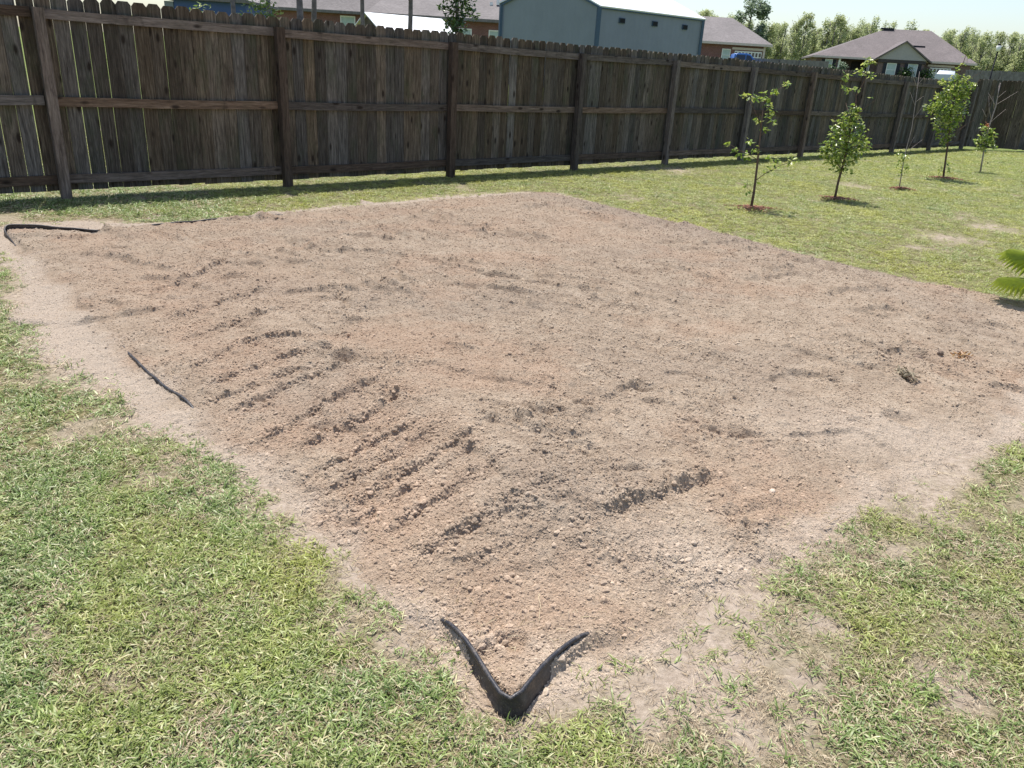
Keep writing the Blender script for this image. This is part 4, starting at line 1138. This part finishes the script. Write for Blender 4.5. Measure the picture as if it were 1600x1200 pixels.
wallpoly('wall', [Z(Bc, zg - .3), Z(Lc, zg - .3), Z(Lc, ze), Z(Bc, ze)], M['mwall2'], root, o0, inward=cen - (Bc + Lc) / 2)
dr = (Rc - Cc).normalized(); dc = (Cc - Lc).normalized()
def rf(name, pts, mat, parent, o0, th=.07):
    return MB().slab([Vector(p) - o0 for p in pts], th).build(name, mat, parent)
e = .12
rf('roof', [Z(Cc, ze + .02) - dr * e + dc * .15, Z(Rc, ze + .02) + dr * e + dc * .15, Z(mR, zr + .08) + dr * e, Z(mL, zr + .08) - dr * e], M['mroof'], root, o0)
rf('roof', [Z(Lc, ze + .02) - dr * e - dc * .15, Z(Bc, ze + .02) + dr * e - dc * .15, Z(mR, zr + .085) + dr * e, Z(mL, zr + .085) - dr * e], M['mroof'], root, o0)
for v in (Lc, Cc, Rc):
    MB().box((-.09, -.09, -.3), (.09, .09, ze - zg - .03)).build('corner_trim', M['mtrim'], root, tuple(Z(v, zg) - o0 - (cen - v).normalized() * .03), (0, 0, .4))
for a, b, za, zb in ((Lc, mL, ze, zr), (mL, Cc, zr, ze), (Cc, Rc, ze, ze)):
    nrm_ = Vector(((b - a).y, -(b - a).x, 0)).normalized()
    off_ = nrm_ * .06 if nrm_.dot(cen - a) < 0 else -nrm_ * .06
    MB().tube([Z(a, za - .05) - o0 + off_, Z(b, zb - .05) - o0 + off_], .065, 4).build('eave_trim', M['mtrim'], root)
sd_ = (Rc - Cc); sl = sd_.length; su = sd_ / sl
ang_ = math.atan2(su.y, su.x); outn = Vector((su.y, -su.x, 0))
for f, zz in ((.205, 3.97), (.515, 4.0), (.82, 4.0)):
    p = Cc + su * sl * f + outn * .03
    w_ = MB().box((-.21, -.03, -.13), (.21, .05, .13)).build('window', M['mtrim'], root, (p.x - o0.x, p.y - o0.y, zz - zg), (0, 0, ang_))
    MB().box((-.18, -.045, -.105), (.18, -.031, .105)).build('pane', M['black'], w_)

# brick house with garage (right of the metal building)
def hip_roof(parent, o0, x0, x1, y0, y1, ze, zr, rx0, rx1, mat, ov=.5, name='roof'):
    ym = (y0 + y1) / 2; x0 -= ov; x1 += ov; y0 -= ov; y1 += ov
    A, B, C_, D = (x0, y0, ze), (x1, y0, ze), (x1, y1, ze), (x0, y1, ze); E, F_ = (rx0, ym, zr), (rx1, ym, zr)
    mb = MB(); P = [Vector(p) - o0 for p in (A, B, C_, D, E, F_)]
    Q = [p - Vector((0, 0, .18)) for p in P[:4]]
    mb.add([tuple(p) for p in P + Q], [(0, 1, 5, 4), (1, 2, 5), (2, 3, 4, 5), (3, 0, 4), (0, 6, 7, 1), (1, 7, 8, 2), (2, 8, 9, 3), (3, 9, 6, 0), (6, 9, 8, 7)])
    return mb.build(name, mat, parent)
def fascia(parent, o0, x0, x1, y, z, mat, ov=.5):
    return MB().box((x0 - ov - o0.x, y - ov - .04 - o0.y, z - .2 - o0.z), (x1 + ov - o0.x, y - ov - .003 - o0.y, z + .02 - o0.z)).build('fascia', mat, parent)
def window(parent, o0, x0, x1, z0, z1, y, shutters=False, pane='blind'):
    w_ = MB(); cx, cz = (x0 + x1) / 2, (z0 + z1) / 2; hx, hz = (x1 - x0) / 2, (z1 - z0) / 2
    for a, b in (((-hx - .08, -.06, -hz - .08), (-hx, .05, hz + .08)), ((hx, -.06, -hz - .08), (hx + .08, .05, hz + .08)), ((-hx, -.06, hz), (hx, .05, hz + .08)), ((-hx, -.06, -hz - .08), (hx, .05, -hz)), ((-hx, -.05, -.025), (hx, .04, .025))):
        w_.box(a, b)
    o = w_.build('window', M['white'], parent, (cx - o0.x, y - o0.y, cz - o0.z))
    MB().box((-hx, -.01, -hz), (hx, .02, hz)).build('pane', M[pane], o)
    if shutters:
        for sgn in (-1, 1):
            MB().box((cx + sgn * (hx + .28) - .18 - o0.x, y - .09 - o0.y, z0 - .05 - o0.z), (cx + sgn * (hx + .28) + .18 - o0.x, y - .03 - o0.y, z1 + .05 - o0.z)).build('shutter', M['shutter'], parent)
    return o
def garage_door(parent, o0, x0, x1, z0, z1, y, lites=8):
    o = MB().box((x0 - o0.x, y - .06 - o0.y, z0 - o0.z), (x1 - o0.x, y + .02 - o0.y, z1 - o0.z)).build('garage_door', M['white'], parent)
    w = (x1 - x0) / lites
    for i in range(lites):
        MB().box((x0 + w * (i + .2) - o0.x, y - .075 - o0.y, z1 - .48 - o0.z), (x0 + w * (i + .8) - o0.x, y - .061 - o0.y, z1 - .12 - o0.z)).build('pane', M['carglass'], o)
    for k in range(1, 4):
        zz = z0 + (z1 - z0) * k / 4
        MB().box((x0 - o0.x, y - .072 - o0.y, zz - .012 - o0.z), (x1 - o0.x, y - .0605 - o0.y, zz + .012 - o0.z)).build('door_seam', M['dark'], o)
    MB().box((x0 - .3 - o0.x, y - .09 - o0.y, z1 + .1 - o0.z), (x1 + .3 - o0.x, y - .01 - o0.y, z1 + .32 - o0.z)).build('lintel', M['trim'], parent)
    return o
zg = gz(18, 85)
root = empty('brick_house', (12, 85, zg)); tag(root, 'red brick house with garage door and grey-brown roof, right of the metal building', 'house')
o0 = Vector((12, 85, zg))
MB().box((5 - 12, 0, -.4), (23.3 - 12, 10, 4.62 - zg)).build('wall', M['brick'], root)
hip_roof(root, o0, 5, 23.3, 85, 95, 4.70, 7.25, 9, 20.7, M['shingle'])
hip_roof(root, o0, 3.5, 18.6, 89, 103, 5.4, 10.4, 8.5, 12.8, M['shingle'], name='upper_roof')
MB().box((4.4 - 12, 5.5, 3.0), (17.8 - 12, 17.4, 5.2 - zg)).build('upper_wall', M['brick'], root)
fascia(root, o0, 5, 23.3, 85, 4.70, M['trim'])
window(root, o0, 19.05, 19.75, 3.05, 4.05, 85)
window(root, o0, 14.2, 15.2, 2.7, 4.0, 85)
garage_door(root, o0, 20.25, 22.95, zg, 4.0, 85)
MB().box((23.05 - 12, -.12, -.3), (23.25 - 12, -.003, 4.5 - zg)).build('downpipe', M['trim'], root)

# brown-roofed house, far right
zg = gz(42, 100)
root = empty('brick_house', (42, 100, zg), R(-12)); tag(root, 'long low brick house with a broad brown hip roof and a grey front gable', 'house')
o0 = Vector((42, 100, zg))
def hb(name, mat, x0, x1, y0, y1, z0, z1): return MB().box((x0 - 42, y0 - 100, z0 - zg), (x1 - 42, y1 - 100, z1 - zg)).build(name, mat, root)
hb('wall', M['brick2'], 33.9, 36.7, 100, 112, zg - .3, 4.38)
hb('wall', M['brick2'], 39.9, 50.9, 100, 112, zg - .3, 4.38)
hb('recess_wall', M['brick2'], 36.7, 39.9, 102.5, 112, zg - .3, 4.38)
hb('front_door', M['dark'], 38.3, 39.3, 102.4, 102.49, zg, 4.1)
for xx in (36.55, 39.85): hb('porch_post', M['white'], xx - .12, xx + .12, 99.85, 99.99, zg, 4.3)
hip_roof(root, o0, 33.9, 50.9, 100, 112, 4.5, 8.05, 42.0, 47.2, M['shingle2'])
fascia(root, o0, 33.9, 50.9, 100, 4.5, M['trim'])
# front gable
GA, GB, GP = Vector((40.5, 98.8, 4.46)), Vector((45.9, 98.8, 4.46)), Vector((43.2, 98.8, 6.35))
wallpoly('gable_wall', [GA, GB, GP], M['siding'], root, o0, .1, Vector((0, 1, 0)))
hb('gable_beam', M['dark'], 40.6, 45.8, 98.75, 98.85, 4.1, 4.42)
hb('wall', M['brick2'], 40.7, 45.7, 98.9, 99.99, zg - .3, 4.40)
rf('gable_roof', [GA + Vector((-.5, -.25, -.1)), GP + Vector((0, -.25, .16)), GP + Vector((0, 7, .16)), GA + Vector((-.5, 3, -.1))], M['shingle2'], root, o0, .14)
rf('gable_roof', [GB + Vector((.5, -.25, -.1)), GP + Vector((0, -.25, .165)), GP + Vector((0, 7, .165)), GB + Vector((.5, 3, -.1))], M['shingle2'], root, o0, .14)
window(root, o0, 35.0, 35.7, 3.1, 4.1, 100, True)
window(root, o0, 41.75, 42.65, 2.7, 4.0, 98.9, True)
window(root, o0, 44.05, 44.95, 2.7, 4.05, 98.9, True)
garage_door(root, o0, 46.6, 48.9, zg, 3.85, 100, 6)
hb('roof_vent', M['shutter'], 41.4, 42.9, 105.6, 106.0, 7.95, 8.15)
hb('roof_vent', M['shutter'], 44.3, 46.1, 102.3, 102.6, 6.05, 6.2)
hb('roof_vent', M['white'], 48.5, 48.8, 103.5, 103.8, 6.0, 6.35)

# wide grey-roofed brick house behind the left part of the fence
zg = gz(-9, 60)
root = empty('brick_house', (-9, 60, zg)); tag(root, 'dark red brick house with a broad pale grey roof behind the middle of the fence', 'house')
o0 = Vector((-9, 60, zg))
MB().box((-19 + 9, 0, -.4), (-.6 + 9, 12, 4.2 - zg)).build('wall', M['brick'], root)
hip_roof(root, o0, -19, -.6, 60, 72, 4.32, 9.0, -14, -6, M['shingle'])
hip_roof(root, o0, -10.6, -.6, 57.2, 71, 4.2, 7.9, -8.3, -5.5, M['shingle'], name='wing_roof')
MB().box((-10.4 + 9, -2.7, -.4), (-.8 + 9, -.01, 4.1 - zg)).build('wing_wall', M['brick'], root)
window(root, o0, -13.5, -12.6, 2.8, 3.95, 60)
window(root, o0, -2.9, -2.1, 2.4, 3.5, 57.3)
window(root, o0, -5.0, -4.2, 2.4, 3.5, 57.3)
MB().box((-17.2 + 9, -.15, 0), (-15.6 + 9, -.01, 2.2)).build('wood_panel', plain('orange_brown_wood', (.30, .12, .05), .7, .2), root)
for vx, vz in ((-3.05, 5.0), (-2.6, 5.2)): MB().box((vx + 9, -1.4, vz - zg), (vx + 9.2, -1.2, vz + .35 - zg)).build('roof_vent', M['white'], root)

# garden shed with a white metal roof
P0 = Vector((-5.43, 28, 2.86)); dv = Vector((math.cos(R(32)), math.sin(R(32)), 0)); pv = Vector((dv.y, -dv.x, 0))
zg = gz(-4.5, 28.5); LN = 2.55; hw = 1.25
root = empty('garden_shed', (P0.x, P0.y, zg), R(32)); tag(root, 'dark wooden garden shed with a bright white metal roof just beyond the fence', 'shed')
RZ = P0.z - zg; EZ = RZ - .52
mb = MB(); prof = [(-hw + .1, -.1), (hw - .1, -.1), (hw - .1, EZ + .0), (0, RZ - .08), (-hw + .1, EZ + .0)]
mb.add([(0, x, z) for x, z in prof] + [(LN, x, z) for x, z in prof], [(0, 1, 2, 3, 4), (9, 8, 7, 6, 5)] + [(i, i + 5, (i + 1) % 5 + 5, (i + 1) % 5) for i in range(5)])
mb.build('wall', M['shedwood'], root)
for sgn in (-1, 1):
    MB().slab([(-.12, 0, RZ), (LN + .12, 0, RZ), (LN + .12, sgn * (hw + .12), EZ - .04), (-.12, sgn * (hw + .12), EZ - .04)], .03).build('roof', M['shedroof'], root, (0, 0, .002 * (sgn + 1)))
MB().box((-.05, -.35, 0), (-.005, .35, 1.7)).build('door', M['shedwood'], root)

# deep blue building at the far left
zg = gz(-9.5, 25.5)
root = empty('blue_outbuilding', (-9.6, 25.5, zg)); tag(root, 'deep blue outbuilding behind the left end of the fence, only its wall top in view', 'building')
MB().box((-1.15, 0, -.2), (1.0, 2.6, 2.75)).build('wall', M['bluewall'], root)
MB().box((-1.42, -.03, -.2), (-1.155, 2.5, 2.7)).build('end_wall', M['mwall'], root)
MB().prism([(-1.6, 2.755), (1.15, 2.755), (1.15, 2.83), (-.2, 3.3), (-1.6, 2.83)], -.2, 2.8).build('roof', M['shingle'], root)
MB().box((.35, -.03, 0), (.85, -.003, 2.0)).build('door', M['white'], root)

# far fences
def far_fence(label, x0, y0, x1, y1, h, zz=None):
    ln = math.hypot(x1 - x0, y1 - y0); a = math.atan2(y1 - y0, x1 - x0)
    za = gz(x0, y0) if zz is None else zz[0]; zb = gz(x1, y1) if zz is None else zz[1]
    root = empty('wooden_fence', (x0, y0, za), a); tag(root, label, 'fence', 'board fences in the distance')
    n = int(ln / .3); V = []; F = []; g = random.Random(int(ln * 10))
    me = MB().box((-.14, -.01, -.2), (.14, .01, h)).mesh('board', M['fencefar'])
    n = min(n, 300)
    st = ln / n
    for i in range(n):
        o = link('board', me, root, (st * (i + .5), g.uniform(-.01, .01), (zb - za) * (i + .5) / n + g.uniform(-.03, .03)))
        o.scale = (st / .29, 1, 1)
    for k in range(int(ln / 2.5)):
        MB().box((-.05, -.11, -.2), (.05, -.012, h * .97)).build('post', M['fencefar'], root, (k * 2.5 + .3, 0, (zb - za) * k * 2.5 / ln))
    return root
far_fence('distant grey board fence between the garage house and the brown-roofed house', 17.0, 71, 27.0, 77, 1.85)
far_fence('distant grey board fence at the right edge, right of the brown-roofed house', 31.0, 60.5, 62, 66, 1.85)
# far white-roofed shed
zg = gz(24.5, 100)
root = empty('garden_shed', (25.6, 100, zg)); tag(root, 'tiny distant shed with a pale roof behind the far board fence', 'shed')
MB().box((-1.6, 0, -.3), (1.6, 2.4, 1.25)).build('wall', M['fencefar'], root)
MB().slab([(-1.8, -.3, 1.2), (1.8, -.3, 1.2), (1.3, 1.3, 1.95), (-1.8, 1.3, 1.95)], .05).build('roof', M['shedroof'], root)

# pickup truck
def vehicle(kind, label, cat, x, y, rz, body, cabin, glass, length, width, paint, name):
    z = gz(x, y); root = empty(name, (x, y, z), rz); tag(root, label, cat)
    hw = width / 2
    def shell(nm, prof, mat, inset=0., taper=0.):
        n = len(prof); mb = MB(); V = []
        zs = [p[1] for p in prof]; z0_, z1_ = min(zs), max(zs)
        for sgn in (-1, 1):
            for px_, pz_ in prof: V.append((px_, sgn * (hw - inset - taper * (pz_ - z0_) / (z1_ - z0_)), pz_))
        mb.add(V, [tuple(range(n)), tuple(range(2 * n - 1, n - 1, -1))] + [(i, (i + 1) % n, (i + 1) % n + n, i + n) for i in range(n)])
        import bmesh
        me = mb.mesh(nm, mat); bm = bmesh.new(); bm.from_mesh(me); bmesh.ops.recalc_face_normals(bm, faces=bm.faces)
        bmesh.ops.bevel(bm, geom=list(bm.edges), offset=.03, segments=2, affect='EDGES', profile=.6); bm.to_mesh(me); bm.free(); me.shade_smooth()
        return link(nm, me, root)
    shell('body', body, paint); shell('cabin', cabin, paint, .05, .16)
    for gi_, gp in enumerate(glass): shell('window', gp, M['carglass'], .035, .15)
    for wx in (length * .3, -length * .3):
        for sgn in (-1, 1):
            mb = MB(); mb.tube([(wx, sgn * (hw - .12) - .11, .36), (wx, sgn * (hw - .12) + .11, .36)], .36, 20); w = mb.build('wheel', M['rubber'], root, smooth=True)
            MB().tube([(wx, sgn * (hw - .12) - .115, .36), (wx, sgn * (hw - .12) + .115, .36)], .2, 12).build('rim', M['carsilver'], w, smooth=True)
    for sgn in (-1, 1):
        MB().box((length / 2 - .06, sgn * (hw - .3) - .14, .78), (length / 2 + .015, sgn * (hw - .3) + .14, .95)).build('headlight', M['white'], root)
    return root
body = [(-2.8, .45), (2.75, .45), (2.8, .9), (2.65, 1.12), (1.35, 1.22), (-.75, 1.24), (-2.8, 1.24)]
cab = [(-.75, 1.2), (1.35, 1.2), (.65, 1.86), (.3, 1.93), (-.35, 1.93), (-.62, 1.85)]
tr = vehicle('truck', 'blue pickup truck parked before the garage of the red brick house', 'pickup truck', 17.7, 72, R(-3), body, cab,
        [[(-.6, 1.27), (.25, 1.27), (.25, 1.83), (-.45, 1.83)], [(.3, 1.27), (1.1, 1.27), (.6, 1.8), (.3, 1.83)]], 5.6, 2.0, M['carblue'], 'pickup_truck')
tr.scale = (1.04, 1.04, 1.12)
MB().box((-2.78, -.98, 1.245), (-.8, .98, 1.30)).build('bed_cover', M['white'], tr)
body = [(-2.2, .45), (2.15, .45), (2.2, .85), (2.05, 1.05), (1.1, 1.15), (-2.2, 1.1)]
cab = [(-2.0, .98), (1.1, 1.05), (.35, 1.43), (-1.3, 1.45)]
vehicle('suv', 'silver car parked in front of the garage of the brown-roofed house', 'car', 43.2, 88, R(62), body, cab,
        [[(-1.6, 1.08), (-.6, 1.1), (-.6, 1.37), (-1.25, 1.37)], [(-.5, 1.1), (.8, 1.1), (.3, 1.36), (-.5, 1.37)]], 4.4, 1.85, M['carsilver'], 'parked_car')

# street lamp
root = empty('street_lamp', (24.4, 45, gz(24.4, 45))); tag(root, 'thin black street lamp with a pale lantern, before the woods at the right', 'street lamp')
lz = 3.72 - gz(24.4, 45)
MB().tube([(0, 0, -.2), (0, 0, .5), (.05, 0, lz - .15)], [.06, .045, .035], 8).build('pole', M['black'], root, smooth=True)
MB().tube([(.05, 0, lz - .15), (.05, 0, lz - .1), (.05, 0, lz + .12), (.05, 0, lz + .16)], [.05, .10, .13, .04], 8).build('lantern', M['white'], root, smooth=True)
MB().tube([(.05, 0, lz + .16), (.05, 0, lz + .24)], [.1, .02], 8).build('lantern_cap', M['black'], root, smooth=True)

# trees close beyond the left part of the fence: bare lower trunks, crowns above the picture
def yard_tree(label, x, y, lean, r, seed, crown_z=3.6, n=900, leafs='dark_leaf', h=5.4):
    g = random.Random(seed)
    tr = [(0, 0, 0), (lean * .3, 0, 1.2), (lean * .7, g.uniform(-.05, .05), 2.4), (lean, 0, crown_z), (lean + g.uniform(-.2, .2), 0, h)]
    lb = []
    for i in range(6):
        a = g.uniform(0, 6.28); z = g.uniform(2.6, crown_z + .6); ln = g.uniform(.7, 1.3)
        lb.append(([(lean * z / crown_z, 0, z), (lean + math.cos(a) * ln * .5, math.sin(a) * ln * .5, z + .5), (lean + math.cos(a) * ln, math.sin(a) * ln, z + .9)], r * .45))
    cl = [(lean + g.uniform(-.8, .8), g.uniform(-.8, .8), g.uniform(crown_z + .2, h + .3), .65, .5, n // 6) for _ in range(6)]
    return tree_obj('backyard_tree', label, 'tree', (x, y), tr, lb, cl, .12, M[leafs], M['greybark'], seed, 1., r, 'trees just beyond the left part of the fence')
yard_tree('leftmost slim trunk rising among the pale shrubs beyond the fence', -4.95, 14.0, .05, .05, 51)
yard_tree('slim trunk at the right end of the light green shrubs', -4.42, 14.2, .0, .05, 52)
yard_tree('thick grey trunk in front of the left corner of the brick house', -3.82, 14, -.02, .07, 53)
yard_tree('grey trunk in front of the left window of the brick house', -4.2, 16, .12, .065, 54)
yard_tree('grey trunk rising from the left gable of the white-roofed shed', -3.6, 18, .0, .06, 55)
yard_tree('pale grey trunk in front of the white roof of the shed', -2.62, 17.9, .05, .065, 56)
# dense small tree between the shed and the house window
cl = [(0, 0, 2.35, .3, .35, 260), (.08, 0, 2.8, .38, .35, 300), (-.1, .1, 3.3, .42, .4, 320), (.2, 0, 3.7, .4, .4, 300), (.42, 0, 2.55, .12, .12, 30), (0, 0, 1.8, .3, .5, 200), (-.3, 0, 2.7, .18, .1, 30), (0, 0, 4.2, .35, .4, 200)]
tree_obj('evergreen_tree', 'narrow dense dark green tree right of the white-roofed shed', 'tree', (-1.8, 20),
         [(0, 0, 0), (.02, 0, 1.5), (0, 0, 3), (.05, 0, 4.4)], [([(0, 0, 2.2), (-.25, 0, 2.5), (-.4, 0, 2.75)], .02)], cl, .10, M['dark_leaf'], M['greybark'], 60, 1.1, .06)
# shrubs
def shrub(label, x, y, cl, seed, leafs='shrub_leaf', ls=.07, group='shrubs beyond the left part of the fence'):
    lb = [([(0, 0, 0), (cx * .6, cy, cz * .6), (cx, cy, cz)], .012) for cx, cy, cz, a, b, n in cl[:5]]
    return tree_obj('shrub', label, 'shrub', (x, y), [(0, 0, 0), (0, 0, .4), (0, 0, .9)], lb, cl, ls, M[leafs], M['bark'], seed, 1., .02, group)
shrub('pale green shrub poking up just above the pickets, left of the first trunk', -4.9, 12.6, [(0, 0, 1.95, .22, .2, 150), (-.2, 0, 1.7, .2, .2, 90), (.15, 0, 1.5, .3, .4, 160)], 71)
shrub('light green bushy shrub filling the gap between the slim trunks', -4.45, 13.3, [(0, 0, 1.9, .3, .25, 200), (.35, 0, 2.0, .25, .2, 150), (0, 0, 1.4, .4, .4, 200), (.2, 0, 2.2, .25, .15, 90)], 72)
shrub('small yellow-green sprig rising over the picket tops near the blue building', -5.25, 10.7, [(0, 0, 1.80, .12, .08, 40), (.15, 0, 1.83, .10, .05, 24), (0, 0, 1.3, .2, .4, 60)], 73)
def bush(label, x, y, w, h, seed, leafs='dark_leaf', group='bushes in front of the brown-roofed house'):
    cl = [(random.Random(seed + k).uniform(-w / 3, w / 3), 0, h * (.35 + .1 * k), w / 2.4, h / 2.6, 160) for k in range(4)]
    return tree_obj('shrub', label, 'shrub', (x, y), [(0, 0, 0), (0, 0, h * .4), (0, 0, h * .8)], [], cl, .22, M[leafs], M['bark'], seed, 1., .04, group)
bush('dark bushes at the left end of the brown-roofed house', 33.9, 97.5, 2.4, 1.5, 81)
bush('pale flowering bush beside the porch', 36.0, 98.0, 1.0, 1.9, 82, 'big_leaf')
bush('tall round dark bush between the two shuttered windows', 43.4, 97.9, 1.5, 1.7, 83)
bush('dark bush left of the garage door of the brown-roofed house', 45.8, 97.8, 1.4, 1.6, 84)
bush('low dark hedge under the porch of the brown-roofed house', 38.2, 98.4, 2.0, 1.0, 85)

# far single tree behind the garage house and the woods
def broad_tree_mesh(seed, h, w, n, ls, mat, wisp=.5, lowest=.1):
    g = np.random.default_rng(seed); cl = []
    for k in range(22):
        t = g.random(); z = h * (lowest + (1 - lowest) * t); rr = w / 2 * (1 - abs(t - .45) * 1.1) * g.uniform(.3, 1)
        a = g.uniform(0, 6.283)
        cl.append((math.cos(a) * rr, math.sin(a) * rr, z, w * g.uniform(.10, .2), h * g.uniform(.06, .13), n / 22))
    P = clusters(cl, 1., seed)
    return leaf_cloud(P, ls, mat, .0, seed, .8)
def wood_variant(seed, h, w, n, ls, leafm, name='tree', trunk=True):
    V, F, var = broad_tree_mesh(seed, h, w, n, ls, leafm)
    g = random.Random(seed); mb = MB()
    mb.tube([(0, 0, -.5), (g.uniform(-.2, .2), 0, h * .4), (g.uniform(-.3, .3), 0, h * .97)], [.16, .11, .03], 5)
    for k in range(12):
        z = h * g.uniform(.2, .8); a = g.uniform(0, 6.28); ln = w * .42 * g.uniform(.5, 1)
        mb.tube([(0, 0, z), (math.cos(a) * ln * .5, math.sin(a) * ln * .5, z + h * .1), (math.cos(a) * ln, math.sin(a) * ln, z + h * .22)], [.06, .04, .02], 3)
    tm = mb.mesh('t', M['greybark'])
    nv = len(V); tv = np.array([v.co[:] for v in tm.vertices]); tf = []
    for p in tm.polygons:
        ids = list(p.vertices)
        for q in range(1, len(ids) - 1): tf.append((ids[0] + nv, ids[q] + nv, ids[q + 1] + nv))
    V2 = np.concatenate([V, tv]); F2 = np.concatenate([F, np.array(tf)])
    me = np_mesh(name, V2, F2, leafm, False, {'var': np.concatenate([var, np.zeros(len(tv))])})
    me.materials.append(M['greybark'])
    mi = np.zeros(len(F2), dtype=np.int32); mi[len(F):] = 1
    me.polygons.foreach_set('material_index', mi)
    return bpy.data.objects.new(name, me)
vari = [wood_variant(200 + i, 9.5 + (i % 3) * .6, 4.6 + .4 * (i % 2), 2200, .30, M['wood_leaf']) for i in range(6)]
g = np.random.default_rng(77); n = 480
wx = g.uniform(18, 165, n); wy = 150 + g.uniform(0, 1, n) ** 1.3 * 45
wz = ground_z(wx, wy)
rot = np.stack([g.normal(0, .03, n), g.normal(0, .03, n), g.uniform(0, 6.28, n)], 1)
woods = scatter('far_woods', np.stack([wx, wy, wz], 1), g.integers(0, 6, n), rot, g.uniform(.74, .92, n), {'tone': g.random(n)}, vari)
tag(woods, 'wood of spring-green trees, paled in colour for haze, along the horizon at the right', 'woods', kind='stuff')
root = empty('tall_tree', (37.6, 150, gz(37.6, 150))); tag(root, 'single taller grey-green tree standing above the woods, behind the garage house', 'tree')
V, F, var = broad_tree_mesh(300, 11.6, 8.0, 3800, .5, M['big_leaf'], lowest=.25)
lo = link('crown', np_mesh('crown', V, F, M['big_leaf'], False, {'var': var}), root); lo['kind'] = 'stuff'
mb = MB(); mb.tube([(0, 0, -.5), (.1, 0, 4), (0, 0, 8), (.2, 0, 11)], [.35, .28, .16, .05], 8)
for k in range(14):
    a = random.uniform(0, 6.28); z = random.uniform(3, 9); mb.tube([(0, 0, z), (math.cos(a) * 1.5, math.sin(a) * 1.5, z + 1), (math.cos(a) * 2.8, math.sin(a) * 2.8, z + 2)], [.1, .07, .03], 4)
mb.build('trunk', M['greybark'], root, smooth=True)
